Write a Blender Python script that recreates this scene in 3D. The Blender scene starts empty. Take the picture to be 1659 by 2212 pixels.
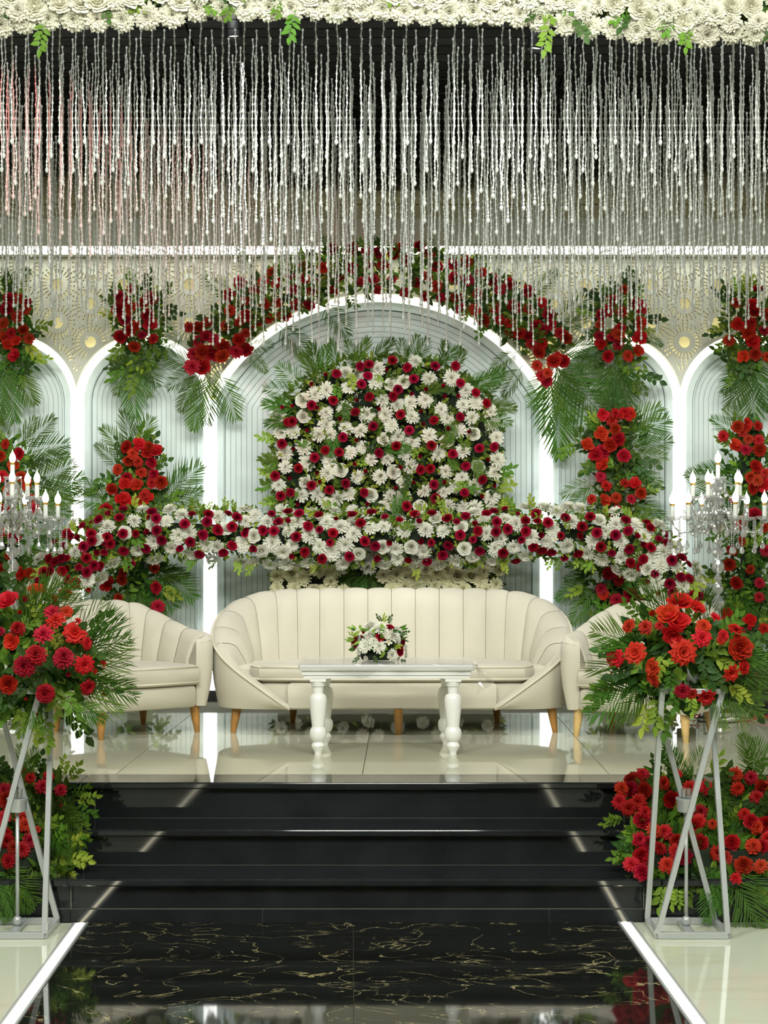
import bpy, bmesh, math, random
import numpy as np
from mathutils import Vector, Matrix, noise
PI = math.pi
S = bpy.context.scene
COL = S.collection
R = random.Random(7)

# ------------------------------------------------------------------ camera, world, light, exposure
F, EYE, STG = 3670.0, 1.547, 0.497           # focal length in px of a 1659x2212 frame, eye height, stage height
cam = bpy.data.cameras.new('camera')
cam.sensor_fit = 'AUTO'; cam.sensor_width = 36.0; cam.lens = F / 2212 * 36.0
cam.shift_x = 0.0; cam.shift_y = 74.0 / 2212; cam.clip_end = 100
co = bpy.data.objects.new('camera', cam); COL.objects.link(co)
co.location = (0, 0, EYE); co.rotation_euler = (PI / 2, 0, 0)
S.camera = co
w = bpy.data.worlds.new('world'); S.world = w; w.use_nodes = True
w.node_tree.nodes['Background'].inputs[0].default_value = (0.9, 0.95, 1.0, 1)
w.node_tree.nodes['Background'].inputs[1].default_value = 0.30
S.view_settings.view_transform = 'Standard'; S.view_settings.look = 'None'
S.view_settings.exposure = 0.0; S.view_settings.gamma = 1.0
S.view_settings.use_curve_mapping = False
S.cycles.max_bounces = 7; S.cycles.diffuse_bounces = 3; S.cycles.glossy_bounces = 4
S.cycles.transmission_bounces = 4; S.cycles.transparent_max_bounces = 24
S.cycles.caustics_reflective = False; S.cycles.caustics_refractive = False
S.cycles.sample_clamp_indirect = 4.0
S.cycles.use_denoising = True

def area_lamp(name, loc, target, sx, sy, power, color=(1, 1, 1)):
    L = bpy.data.lights.new(name, 'AREA'); L.shape = 'RECTANGLE'; L.size = sx; L.size_y = sy
    L.energy = power; L.color = color
    o = bpy.data.objects.new(name, L); COL.objects.link(o); o.location = loc
    o.rotation_euler = (Vector(target) - Vector(loc)).to_track_quat('-Z', 'Y').to_euler()
    return o
# the hall's ceiling lamps, above and behind the photographer
WARM = (0.985, 1.0, 0.93)
area_lamp('hall_lamp', (-2.6, 3.2, 4.75), (-1.0, 10.5, 1.4), 1.2, 0.6, 195, WARM)
area_lamp('hall_lamp', (2.6, 3.2, 4.75), (1.0, 10.5, 1.4), 1.2, 0.6, 195, WARM)
area_lamp('hall_lamp', (0.0, 1.6, 4.75), (0.0, 10.5, 1.8), 1.6, 0.6, 245, WARM)
area_lamp('hall_lamp', (0.0, 5.6, 4.75), (0.0, 7.8, 0.0), 2.6, 0.5, 40, WARM)
sw = area_lamp('added_wall_fill', (0.0, 4.6, 4.78), (0.0, 11.5, 2.9), 3.0, 0.4, 42, (0.96, 1.0, 0.97)); sw.data.spread = math.radians(75)  # added fill with a narrow spread, lifts the back wall and beads
# added fill light hidden behind the flower garland, brightening beads and back wall
area_lamp('added_wash_fill', (0.0, 8.42, 4.5), (0.0, 11.6, 1.9), 4.6, 0.12, 11, (0.95, 1.0, 0.97))

# ------------------------------------------------------------------ helpers
def W(px, py, d):
    return Vector(((px - 829.5) * d / F, d, EYE - (py - 1180.0) * d / F))

def srgb(r, g, b):
    f = lambda c: ((c / 255) / 12.92 if c / 255 <= 0.04045 else ((c / 255 + 0.055) / 1.055) ** 2.4)
    return (f(r), f(g), f(b), 1)

def tag(o, label=None, cat=None, group=None, kind=None):
    if label: o['label'] = label
    if cat: o['category'] = cat
    if group: o['group'] = group
    if kind: o['kind'] = kind
    return o

def thing(name, label=None, cat=None, loc=(0, 0, 0), group=None, rotz=0.0, kind=None):
    o = bpy.data.objects.new(name, None); COL.objects.link(o)
    o.location = loc; o.rotation_euler = (0, 0, rotz); o.empty_display_size = 0.1
    return tag(o, label, cat, group, kind)

def link(name, me, parent=None, loc=None, matrix=None):
    o = bpy.data.objects.new(name, me); COL.objects.link(o)
    if parent is not None: o.parent = parent
    if matrix is not None: o.matrix_local = matrix
    elif loc is not None: o.location = loc
    return o

class MB:
    """collects geometry for ONE mesh"""
    def __init__(s): s.v = []; s.f = []; s.mi = []
    def add(s, vs, fs, mi=0):
        n = len(s.v); s.v += [tuple(v) for v in vs]
        for f in fs: s.f.append(tuple(i + n for i in f)); s.mi.append(mi)
    def box(s, lo, hi, mi=0, M=None):
        x0, y0, z0 = lo; x1, y1, z1 = hi
        vs = [Vector(p) for p in ((x0,y0,z0),(x1,y0,z0),(x1,y1,z0),(x0,y1,z0),(x0,y0,z1),(x1,y0,z1),(x1,y1,z1),(x0,y1,z1))]
        if M is not None: vs = [M @ v for v in vs]
        s.add(vs, [(0,3,2,1),(4,5,6,7),(0,1,5,4),(1,2,6,5),(2,3,7,6),(3,0,4,7)], mi)
    def bar(s, a, b, w, h, up=(0, 0, 1), mi=0):
        a = Vector(a); b = Vector(b); d = (b - a).normalized(); u = Vector(up)
        x = d.cross(u)
        if x.length < 1e-4: x = d.cross(Vector((0, 1, 0)))
        x.normalize(); u = x.cross(d)
        vs = [p + x * sx * w / 2 + u * sy * h / 2 for p in (a, b) for sx, sy in ((-1,-1),(1,-1),(1,1),(-1,1))]
        s.add(vs, [(0,1,2,3),(7,6,5,4),(0,4,5,1),(1,5,6,2),(2,6,7,3),(3,7,4,0)], mi)
    def tube(s, pts, r, n=8, mi=0, cap=True):
        pts = [Vector(p) for p in pts]; rs = r if isinstance(r, (list, tuple)) else [r] * len(pts)
        vs = []; ref = None
        for i, p in enumerate(pts):
            d = (pts[min(i + 1, len(pts) - 1)] - pts[max(i - 1, 0)]).normalized()
            if ref is None: ref = d.orthogonal().normalized()
            x = (ref - d * ref.dot(d))
            x = x.normalized() if x.length > 1e-5 else d.orthogonal().normalized()
            ref = x; y = d.cross(x)
            for k in range(n):
                a = 2 * PI * k / n; vs.append(p + (x * math.cos(a) + y * math.sin(a)) * rs[i])
        fs = [(i*n+k, i*n+(k+1)%n, (i+1)*n+(k+1)%n, (i+1)*n+k) for i in range(len(pts)-1) for k in range(n)]
        if cap: fs += [tuple(range(n))[::-1], tuple(range((len(pts)-1)*n, len(pts)*n))]
        s.add(vs, fs, mi)
    def lathe(s, prof, c=(0, 0, 0), n=16, mi=0, M=None):
        c = Vector(c); vs = []
        for r, z in prof:
            for k in range(n):
                a = 2 * PI * k / n; p = Vector((r * math.cos(a), r * math.sin(a), z))
                vs.append((M @ p if M is not None else p) + c)
        m = len(prof)
        fs = [(i*n+k, i*n+(k+1)%n, (i+1)*n+(k+1)%n, (i+1)*n+k) for i in range(m-1) for k in range(n)]
        fs += [tuple(range(n))[::-1], tuple(range((m-1)*n, m*n))]
        s.add(vs, fs, mi)
    def grid(s, P, mi=0, flip=False):
        nu, nv = len(P), len(P[0]); vs = [p for row in P for p in row]
        fs = []
        for i in range(nu - 1):
            for j in range(nv - 1):
                f = (i*nv+j, (i+1)*nv+j, (i+1)*nv+j+1, i*nv+j+1)
                fs.append(f[::-1] if flip else f)
        s.add(vs, fs, mi)
    def mesh(s, name, mats, smooth=False, bevel=0):
        me = bpy.data.meshes.new(name); me.from_pydata(s.v, [], s.f); me.validate()
        for m in (mats if isinstance(mats, (list, tuple)) else [mats]): me.materials.append(m)
        if any(s.mi): me.polygons.foreach_set('material_index', s.mi[:len(me.polygons)])
        if smooth: me.polygons.foreach_set('use_smooth', [True] * len(me.polygons))
        me.update()
        return me
    def build(s, name, mats, parent=None, loc=None, smooth=False, bevel=0.0, angle=None):
        o = link(name, s.mesh(name, mats, smooth), parent, loc)
        if bevel:
            b = o.modifiers.new('bevel', 'BEVEL'); b.width = bevel; b.segments = 2; b.limit_method = 'ANGLE'
        if smooth and angle:
            o.data.set_sharp_from_angle(angle=math.radians(angle))
        return o

# ------------------------------------------------------------------ materials
def mat(name, col, rough=0.5, metal=0.0, emit=0.0, spec=0.5, coat=0.0, sheen=0.0, vary=0.0, hue=0.0, trans=0.0, noise_amt=0.0, noise_scale=8.0, bump=0.0, bump_scale=200.0):
    m = bpy.data.materials.new(name); m.use_nodes = True; nt = m.node_tree; b = nt.nodes['Principled BSDF']
    b.inputs['Base Color'].default_value = col; b.inputs['Roughness'].default_value = rough
    b.inputs['Metallic'].default_value = metal; b.inputs['Specular IOR Level'].default_value = spec
    b.inputs['Coat Weight'].default_value = coat; b.inputs['Sheen Weight'].default_value = sheen
    b.inputs['Transmission Weight'].default_value = trans
    if emit:
        b.inputs['Emission Color'].default_value = col; b.inputs['Emission Strength'].default_value = emit
    src = None
    if vary or hue:
        oi = nt.nodes.new('ShaderNodeObjectInfo'); hs = nt.nodes.new('ShaderNodeHueSaturation')
        hs.inputs['Color'].default_value = col
        mr = nt.nodes.new('ShaderNodeMapRange'); mr.inputs[3].default_value = 1 - vary; mr.inputs[4].default_value = 1 + vary
        nt.links.new(oi.outputs['Random'], mr.inputs[0]); nt.links.new(mr.outputs[0], hs.inputs['Value'])
        if hue:
            mu = nt.nodes.new('ShaderNodeMath'); mu.operation = 'MULTIPLY'; mu.inputs[1].default_value = 7.31
            fr = nt.nodes.new('ShaderNodeMath'); fr.operation = 'FRACT'
            m2 = nt.nodes.new('ShaderNodeMapRange'); m2.inputs[3].default_value = 0.5 - hue; m2.inputs[4].default_value = 0.5 + hue
            nt.links.new(oi.outputs['Random'], mu.inputs[0]); nt.links.new(mu.outputs[0], fr.inputs[0])
            nt.links.new(fr.outputs[0], m2.inputs[0]); nt.links.new(m2.outputs[0], hs.inputs['Hue'])
        src = hs.outputs['Color']
    if noise_amt:
        tc = nt.nodes.new('ShaderNodeTexCoord'); nz = nt.nodes.new('ShaderNodeTexNoise')
        nz.inputs['Scale'].default_value = noise_scale; nz.inputs['Detail'].default_value = 4
        nt.links.new(tc.outputs['Object'], nz.inputs['Vector'])
        mx = nt.nodes.new('ShaderNodeMix'); mx.data_type = 'RGBA'; mx.blend_type = 'MULTIPLY'
        mr = nt.nodes.new('ShaderNodeMapRange'); mr.inputs[1].default_value = 0.3; mr.inputs[2].default_value = 0.7
        mr.inputs[3].default_value = 1 - noise_amt; mr.inputs[4].default_value = 1 + noise_amt * 0.4
        nt.links.new(nz.outputs[0], mr.inputs[0]); mx.inputs[0].default_value = 1.0
        if src: nt.links.new(src, mx.inputs[6])
        else: mx.inputs[6].default_value = col
        nt.links.new(mr.outputs[0], mx.inputs[7]); src = mx.outputs[2]
    if bump:
        tc = nt.nodes.new('ShaderNodeTexCoord'); nz = nt.nodes.new('ShaderNodeTexNoise')
        nz.inputs['Scale'].default_value = bump_scale
        bp = nt.nodes.new('ShaderNodeBump'); bp.inputs['Strength'].default_value = bump; bp.inputs['Distance'].default_value = 0.002
        nt.links.new(tc.outputs['Object'], nz.inputs['Vector']); nt.links.new(nz.outputs[0], bp.inputs['Height'])
        nt.links.new(bp.outputs[0], b.inputs['Normal'])
    if src: nt.links.new(src, b.inputs['Base Color'])
    return m

def petal_mat(name, col, vary=0.1, hue=0.01, rough=0.55, transl=0.25):
    m = mat(name, col, rough, vary=vary, hue=hue, spec=0.18); nt = m.node_tree; b = nt.nodes['Principled BSDF']
    t = nt.nodes.new('ShaderNodeBsdfTranslucent'); mx = nt.nodes.new('ShaderNodeMixShader'); mx.inputs[0].default_value = transl
    nt.links.new(b.inputs['Base Color'].links[0].from_socket, t.inputs['Color'])
    nt.links.new(b.outputs[0], mx.inputs[1]); nt.links.new(t.outputs[0], mx.inputs[2])
    nt.links.new(mx.outputs[0], nt.nodes['Material Output'].inputs['Surface'])
    return m

def veined(name, base, vein, rough, scale, amount, stretch=(1, 1, 1), soft=0.02):
    m = mat(name, base, rough); nt = m.node_tree; b = nt.nodes['Principled BSDF']
    tc = nt.nodes.new('ShaderNodeTexCoord'); mp = nt.nodes.new('ShaderNodeMapping'); mp.inputs['Scale'].default_value = stretch
    nt.links.new(tc.outputs['Object'], mp.inputs['Vector'])
    n0 = nt.nodes.new('ShaderNodeTexNoise'); n0.inputs['Scale'].default_value = scale; n0.inputs['Detail'].default_value = 6
    n0.inputs['Distortion'].default_value = 1.4; nt.links.new(mp.outputs[0], n0.inputs['Vector'])
    s1 = nt.nodes.new('ShaderNodeMath'); s1.operation = 'SUBTRACT'; s1.inputs[1].default_value = 0.5
    a1 = nt.nodes.new('ShaderNodeMath'); a1.operation = 'ABSOLUTE'
    r1 = nt.nodes.new('ShaderNodeMapRange'); r1.inputs[1].default_value = 0.0; r1.inputs[2].default_value = soft
    r1.inputs[3].default_value = 1.0; r1.inputs[4].default_value = 0.0
    nt.links.new(n0.outputs[0], s1.inputs[0]); nt.links.new(s1.outputs[0], a1.inputs[0]); nt.links.new(a1.outputs[0], r1.inputs[0])
    n2 = nt.nodes.new('ShaderNodeTexNoise'); n2.inputs['Scale'].default_value = scale * 1.7; n2.inputs['Detail'].default_value = 3
    nt.links.new(tc.outputs['Object'], n2.inputs['Vector'])
    r2 = nt.nodes.new('ShaderNodeMapRange'); r2.inputs[1].default_value = 0.38; r2.inputs[2].default_value = 0.58
    nt.links.new(n2.outputs[0], r2.inputs[0])
    mu = nt.nodes.new('ShaderNodeMath'); mu.operation = 'MULTIPLY'; nt.links.new(r1.outputs[0], mu.inputs[0]); nt.links.new(r2.outputs[0], mu.inputs[1])
    m2 = nt.nodes.new('ShaderNodeMath'); m2.operation = 'MULTIPLY'; m2.inputs[1].default_value = amount; nt.links.new(mu.outputs[0], m2.inputs[0])
    mx = nt.nodes.new('ShaderNodeMix'); mx.data_type = 'RGBA'; mx.inputs[6].default_value = base; mx.inputs[7].default_value = vein
    nt.links.new(m2.outputs[0], mx.inputs[0]); nt.links.new(mx.outputs[2], b.inputs['Base Color'])
    return m

def clear_mat(name, fac, rough=0.05, tint=(1, 1, 1, 1), white=0.0):
    """clear plastic or cut crystal: sees through, with real mirror glints"""
    m = bpy.data.materials.new(name); m.use_nodes = True; nt = m.node_tree; nt.nodes.remove(nt.nodes['Principled BSDF'])
    tr = nt.nodes.new('ShaderNodeBsdfTransparent'); tr.inputs[0].default_value = tint
    gl = nt.nodes.new('ShaderNodeBsdfGlossy'); gl.inputs['Roughness'].default_value = rough
    mx = nt.nodes.new('ShaderNodeMixShader'); mx.inputs[0].default_value = fac
    nt.links.new(tr.outputs[0], mx.inputs[1]); nt.links.new(gl.outputs[0], mx.inputs[2]); out = mx.outputs[0]
    if white:
        df = nt.nodes.new('ShaderNodeBsdfDiffuse'); df.inputs[0].default_value = (0.85, 0.87, 0.86, 1)
        m2 = nt.nodes.new('ShaderNodeMixShader'); m2.inputs[0].default_value = white
        nt.links.new(out, m2.inputs[1]); nt.links.new(df.outputs[0], m2.inputs[2]); out = m2.outputs[0]
    nt.links.new(out, nt.nodes['Material Output'].inputs['Surface'])
    return m

M = {}
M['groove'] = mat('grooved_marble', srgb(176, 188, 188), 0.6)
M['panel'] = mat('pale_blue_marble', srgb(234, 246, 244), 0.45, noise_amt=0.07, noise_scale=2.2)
M['screen'] = mat('cream_screen_paint', srgb(230, 230, 214), 0.5)
M['screen_back'] = mat('warm_backing', srgb(236, 222, 150), 0.7)
M['backlit'] = mat('backlit_sheet', srgb(240, 230, 180), 0.6, emit=0.3)
M['soffit'] = mat('soffit_paint', srgb(206, 206, 190), 0.5)
M['led'] = mat('white_light_strip', (1.0, 1.0, 0.97, 1), 0.4, emit=3.6)
M['led_arch'] = mat('soft_light_strip', (1.0, 0.985, 0.84, 1), 0.4, emit=1.5)
M['led_cove'] = mat('cove_light_strip', (1.0, 1.0, 0.90, 1), 0.4, emit=9.0)
M['led_floor'] = mat('floor_light_strip', (1.0, 0.93, 0.66, 1), 0.4, emit=9.0)
M['led_soft'] = mat('frosted_strip_edge', (1.0, 0.99, 0.92, 1), 0.4, emit=0.75)
M['stage_tile'] = mat('beige_polished_tile', srgb(208, 207, 184), 0.03, noise_amt=0.06, noise_scale=1.3, spec=0.55)
M['white_tile'] = veined('white_polished_marble', srgb(214, 220, 200), srgb(204, 200, 170), 0.05, 1.2, 0.5, (0.5, 2, 1), 0.05)
M['granite'] = mat('black_granite', (0.017, 0.0205, 0.022, 1), 0.05, noise_amt=0.3, noise_scale=6)
M['marble'] = veined('black_gold_marble', (0.010, 0.011, 0.010, 1), srgb(204, 192, 140), 0.04, 3.6, 0.8, (0.8, 1.15, 1), 0.008)
M['grout'] = mat('tile_grout', srgb(120, 116, 98), 0.8)
M['dark_grout'] = mat('pale_stair_joint', srgb(128, 126, 116), 0.8)
M['wall_hall'] = mat('olive_beige_wall', srgb(168, 160, 122), 0.8)
M['trim_paint'] = mat('trim_paint', srgb(176, 168, 120), 0.7)
M['wall_side'] = mat('cream_hall_wall', srgb(215, 208, 190), 0.8)
M['hall_ceiling'] = mat('hall_ceiling_paint', srgb(205, 203, 195), 0.8)
M['cloth'] = mat('black_ceiling_cloth', (0.0055, 0.0070, 0.0085, 1), 0.55, sheen=0.05)
M['matte_black'] = mat('matte_black', (0.004, 0.004, 0.004, 1), 0.95, spec=0.0)
M['black'] = mat('black_paint', (0.012, 0.013, 0.014, 1), 0.35)
M['bead'] = petal_mat('acrylic_bead', (0.84, 0.86, 0.81, 1), 0.03, 0.0, 0.22, 0.2)
M['crystal'] = clear_mat('cut_crystal', 0.55, 0.07, (0.97, 0.99, 0.99, 1), 0.16)
M['glass'] = clear_mat('clear_glass', 0.22, 0.03, (0.97, 0.98, 0.98, 1), 0.03)
M['plastic'] = clear_mat('clear_plastic_film', 0.20, 0.12)
M['chrome'] = mat('silver_metal', (0.75, 0.76, 0.74, 1), 0.15, 1.0)
M['silver'] = mat('silver_paint', (0.50, 0.53, 0.53, 1), 0.33, 0.30)
M['bucket'] = mat('white_enamel', srgb(225, 228, 226), 0.2)
M['gold'] = mat('gold_ring', srgb(212, 170, 70), 0.3, 0.8)
M['bulb'] = mat('lit_bulb', (1.0, 0.97, 0.86, 1), 0.3, emit=9.0)
M['sleeve'] = mat('candle_sleeve', srgb(235, 238, 232), 0.25)
M['velvet'] = mat('cream_velvet', srgb(200, 194, 176), 0.8, sheen=0.15, noise_amt=0.05, noise_scale=5, bump=0.15, bump_scale=350)
M['piping'] = mat('cream_piping', srgb(210, 202, 182), 0.7)
M['wood'] = mat('honey_wood', srgb(172, 124, 62), 0.4, noise_amt=0.3, noise_scale=14)
M['pale_wood'] = mat('pale_wood', srgb(214, 180, 118), 0.4, noise_amt=0.2, noise_scale=14)
M['white_lacquer'] = mat('white_lacquer', srgb(236, 236, 232), 0.22, coat=0.4)
M['white_petal'] = petal_mat('white_petal', srgb(238, 237, 222), 0.05, 0.012)
M['ivory_petal'] = petal_mat('ivory_petal', srgb(226, 224, 203), 0.05, 0.01)
M['cream_petal'] = petal_mat('cream_petal', srgb(232, 228, 190), 0.06, 0.012)
M['burgundy'] = petal_mat('burgundy_petal', srgb(156, 14, 44), 0.22, 0.006)
M['red'] = petal_mat('red_petal', srgb(176, 26, 25), 0.14, 0.010)
M['orange_red'] = petal_mat('orange_red_petal', srgb(198, 44, 31), 0.10, 0.008)
M['crimson'] = petal_mat('crimson_petal', srgb(158, 22, 34), 0.10, 0.008)
M['yellow'] = petal_mat('yellow_centre', srgb(226, 190, 60), 0.05, 0.01)
M['leaf'] = petal_mat('green_leaf', srgb(92, 126, 40), 0.35, 0.025, 0.5, 0.25)
M['leaf_light'] = petal_mat('lime_leaf', srgb(148, 174, 62), 0.2, 0.03, 0.5, 0.3)
M['leaf_dark'] = petal_mat('dark_leaf', srgb(54, 82, 34), 0.3, 0.02, 0.45, 0.12)
M['palm'] = petal_mat('palm_leaf', srgb(66, 100, 28), 0.3, 0.02, 0.6, 0.12)
M['backing'] = mat('dark_green_foam', srgb(28, 42, 24), 0.9)
M['cable'] = mat('red_cable', srgb(170, 60, 50), 0.5)

# ------------------------------------------------------------------ setting: hall shell
def shell(name, lo, hi, m, kind='structure'):
    b = MB(); b.box(lo, hi); return tag(b.build(name, m), kind=kind)
shell('wall_left', (-7.2, -3, -0.02), (-7.0, 14.2, 5.0), M['wall_side'])
shell('wall_right', (7.0, -3, -0.02), (7.2, 14.2, 5.0), M['wall_side'])
shell('wall_front', (-7.2, -3.2, -0.02), (7.2, -3.0, 5.0), M['wall_side'])
shell('wall_rear', (-7.2, 14.0, -0.02), (7.2, 14.2, 5.0), M['wall_hall'])
shell('trim_1', (-7.0, 13.96, 4.36), (7.0, 14.0, 4.42), M['trim_paint'])
b = MB(); b.box((-7.2, -3.2, 4.85), (7.2, 7.4, 5.0)); ceil = tag(b.build('ceiling', M['hall_ceiling']), kind='structure')
# black cloth over the stage: one hanging bay of cloth per seam
yb = 7.4; k = 0
while yb < 13.9:
    y1 = min(yb + 0.33, 13.99); b = MB(); P = []
    for i in range(29):
        x = -7 + 14 * i / 28; row = []
        for j in range(7):
            t = j / 6; y = yb + (y1 - yb) * t
            sag = 0.13 * math.exp(-(x / 1.7) ** 2) * max(0, (y - 8) / 6)
            z = 4.66 - sag - 0.055 * math.sin(PI * t) + 0.012 * math.sin(3.1 * x + k) * math.sin(PI * t)
            row.append((x, y, z))
        P.append(row)
    b.grid(P, flip=False); b.build('ceiling_cloth', M['cloth'], ceil, smooth=True); yb = y1; k += 1

# lower floor: black marble runway between white tiles, both turned a hair to the room
TH = math.radians(1.1)
floor = thing('floor', loc=(-0.127, 7.0, 0), rotz=TH, kind='structure')
b = MB(); b.box((-7.6, -10.3, -0.06), (7.6, 0.35, -0.012)); b.build('floor_bed', M['grout'], floor)
HALF = 1.085
for i in range(2):
    for j in range(6):
        b = MB(); x0 = -HALF + i * HALF; y0 = -1.8 * (j + 1)
        b.box((x0 + 0.0012, y0 + 0.0005, -0.012), (x0 + HALF - 0.0012, y0 + 1.8 - 0.0005, 0.0))
        tag(b.build('marble_tile', M['marble'], floor), label='black marble tile with gold veins')
for sx in (-1, 1):
    for i in range(6):
        for j in range(9):
            x0 = sx * (HALF + 0.065) if i == 0 else sx * (HALF + 0.065 + 1.1 * i)
            x1 = sx * (HALF + 0.065 + 1.1 * (i + 1)); y0 = -1.12 * (j + 1)
            b = MB(); b.box((min(x0, x1) + 0.001, y0 + 0.001, -0.012), (max(x0, x1) - 0.001, y0 + 1.12 - 0.001, 0.0))
            tag(b.build('marble_tile', M['white_tile'], floor), label='white marble tile')
for sx, side in ((-1, 'left'), (1, 'right')):
    t = thing('floor_light_strip', f'glowing white light strip set in the floor along the {side} edge of the black runway', 'light strip',
              (-0.127, 7.0, 0), 'light strips beside the runway', TH)
    xc = sx * (HALF + 0.0325)
    b = MB(); b.box((xc - 0.0075, -9.9, -0.011), (xc + 0.0075, -0.005, 0.0025)); b.build('light_core', M['led_floor'], t)
    for e in (-1, 1):
        b = MB(); b.box((xc + e * 0.0135 - 0.0058, -9.9, -0.011), (xc + e * 0.0135 + 0.0058, -0.005, 0.0018)); b.build('diffuser', M['led_soft'], t)
    for e in (-1, 1):
        b = MB(); b.box((xc + e * 0.026 - 0.0045, -9.9, -0.011), (xc + e * 0.026 + 0.0045, -0.005, 0.004)); b.build('metal_edge', M['silver'], t)

# stage with three black granite steps
stage = thing('stage', loc=(0, 7.0, 0), kind='structure')
Z1, Z2, Z3 = 0.18, 0.335, STG
b = MB(); b.box((-7, 0.003, -0.01), (7, 0.30, Z1 - 0.03)); b.box((-7, 0.293, -0.01), (7, 0.60, Z2 - 0.03)); b.box((-7, 0.583, -0.01), (7, 6.98, Z3 - 0.03))
b.build('stage_core', M['dark_grout'], stage)
xs = [-7, -5.4, -3.4, -1.29, 1.07, 3.2, 5.2, 7]
for (yf, z0, z1) in ((0.0, 0.055, Z1 - 0.032), (0.29, Z1, Z2 - 0.032), (0.58, Z2, Z3 - 0.032)):
    for a, c in zip(xs[:-1], xs[1:]):
        b = MB(); b.box((a + 0.0024, yf, z0 + 0.002), (c - 0.0020, yf + 0.02, z1)); b.build('riser_slab', M['granite'], stage)
for a, c in zip([-7, -3, -1.29, -0.50, 0.68, 2.4, 4.5], [-3, -1.29, -0.50, 0.68, 2.4, 4.5, 7]):
    b = MB(); b.box((a + 0.0015, -0.012, 0.0), (c - 0.0015, 0.02, 0.052)); b.build('skirting_slab', M['granite'], stage)
for (y0, y1, z) in ((-0.03, 0.29, Z1), (0.26, 0.58, Z2), (0.55, 0.83, Z3)):
    for a, c in zip([-7, -4.2, -1.36, 1.14, 4.0], [-4.2, -1.36, 1.14, 4.0, 7]):
        b = MB(); b.box((a + 0.001, y0, z - 0.03), (c - 0.001, y1 - 0.003, z)); b.build('tread_slab', M['granite'], stage, bevel=0.006)
TS = math.radians(-0.64)
tiles = thing('stage_floor', loc=(-0.099, 7.832, STG), rotz=0, kind='structure')
b = MB(); b.box((-7, 0, -0.03), (7.2, 6.15, -0.0105)); b.build('tile_bed', M['grout'], tiles)
Tm = Matrix.Rotation(TS, 4, 'Z')
for i in range(-6, 6):
    for j in range(4):
        b = MB(); x0, x1, y0, y1 = i * 1.136 + 0.002, (i + 1) * 1.136 - 0.002, j * 1.6 + 0.001, (j + 1) * 1.6 - 0.0012
        sh = lambda x, y: (x - y * math.tan(TS), y)
        q = [sh(x0, y0), sh(x1, y0), sh(x1, y1), sh(x0, y1)]
        if j == 3: q = [(p[0], min(p[1], 6.14)) for p in q]
        b.add([(p[0], p[1], z) for z in (-0.010, 0.0) for p in q], [(3,2,1,0),(4,5,6,7),(0,1,5,4),(1,2,6,5),(2,3,7,6),(3,0,4,7)])
        b.build('stage_tile', M['stage_tile'], tiles)

# ------------------------------------------------------------------ setting: the decorated back wall
DW = 11.5
mpp = DW / F
back = thing('wall_back', loc=(0, DW, STG), kind='structure')
def wp(px, py, dy=0.0):                       # wall pixel -> local of wall_back
    return ((px - 829.5) * mpp, dy, EYE - (py - 1180) * mpp - STG)
zfl = 0.0
b = MB(); x0, x1 = wp(-640, 0)[0], wp(2290, 0)[0]
b.box((x0, 0.10, 0.0), (x1, 0.20, wp(0, 485)[2])); b.build('core_panel', M['screen_back'], back)
b = MB(); b.box((x0, 0.085, wp(0, 850)[2]), (x1, 0.099, wp(0, 558)[2])); tag(b.build('backlit_sheet', M['backlit'], back), label='warm backlit sheet behind the cut-outs')
b = MB(); b.box((x0, -0.20, wp(0, 543)[2]), (x1, 0.10, wp(0, 485)[2])); tag(b.build('trim_2', M['soffit'], back), label='pale soffit box above the arches')
cl = thing('cove_light_strip', 'long horizontal white light strip under the soffit across the top of the back wall', 'light strip', (0, DW, STG))
b = MB(); b.box((x0, -0.185, wp(0, 555)[2]), (x1, -0.13, wp(0, 543)[2] - 0.001)); b.build('diffuser', M['led_cove'], cl)
b = MB(); b.box((x0, -0.13, wp(0, 557)[2]), (x1, 0.0, wp(0, 543)[2] - 0.001)); b.build('channel', M['soffit'], cl)

ARCH = [(22, 131, 869, 131), (309, 131, 869, 131), (817.5, 351, 1050, 400), (1325, 131.5, 869, 131.5), (1613.5, 131.5, 869, 131.5)]
PIL = [(-122, 25), (165.5, 25), (453, 26), (1181, 26), (1469.5, 25), (1758, 25)]
def arch_pts(a, off, n=28):
    cx, hw, cy, r = a; hw -= off; r -= off
    if hw < 3: hw = 3
    th = math.asin(min(1, hw / r)); pts = []
    for k in range(n + 1):
        t = -th + 2 * th * k / n; pts.append((cx + r * math.sin(t), cy - r * math.cos(t)))
    return pts
ZB = 1180 + 1.05 / mpp                         # px of the stage floor at the wall
BASE = ZB - 24
def arch_band(a, o0, o1, y0, y1, name, m, parent, ring_only=False, lip=0.0, n=28):
    """one bent strip between two offsets of an arch, standing on the skirting, with its own edges and depth"""
    A = arch_pts(a, o0, n); B = arch_pts(a, o1, n)
    if not ring_only:
        A = [(A[0][0], BASE)] + A + [(A[-1][0], BASE)]; B = [(B[0][0], BASE)] + B + [(B[-1][0], BASE)]
    b = MB(); P = []
    for p, q in zip(A, B):
        P.append([wp(p[0], p[1], y1), wp(p[0], p[1], y0 + lip), wp(p[0] * 0.92 + q[0] * 0.08, p[1] * 0.92 + q[1] * 0.08, y0),
                  wp(p[0] * 0.08 + q[0] * 0.92, p[1] * 0.08 + q[1] * 0.92, y0), wp(q[0], q[1], y0 + lip), wp(q[0], q[1], y1)])
    b.grid(P, flip=True)
    n5 = len(P)
    b.f.append(tuple(range(6))); b.mi.append(0); b.f.append(tuple(range((n5-1)*6, n5*6))[::-1]); b.mi.append(0)
    return b.build(name, m, parent)
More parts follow.
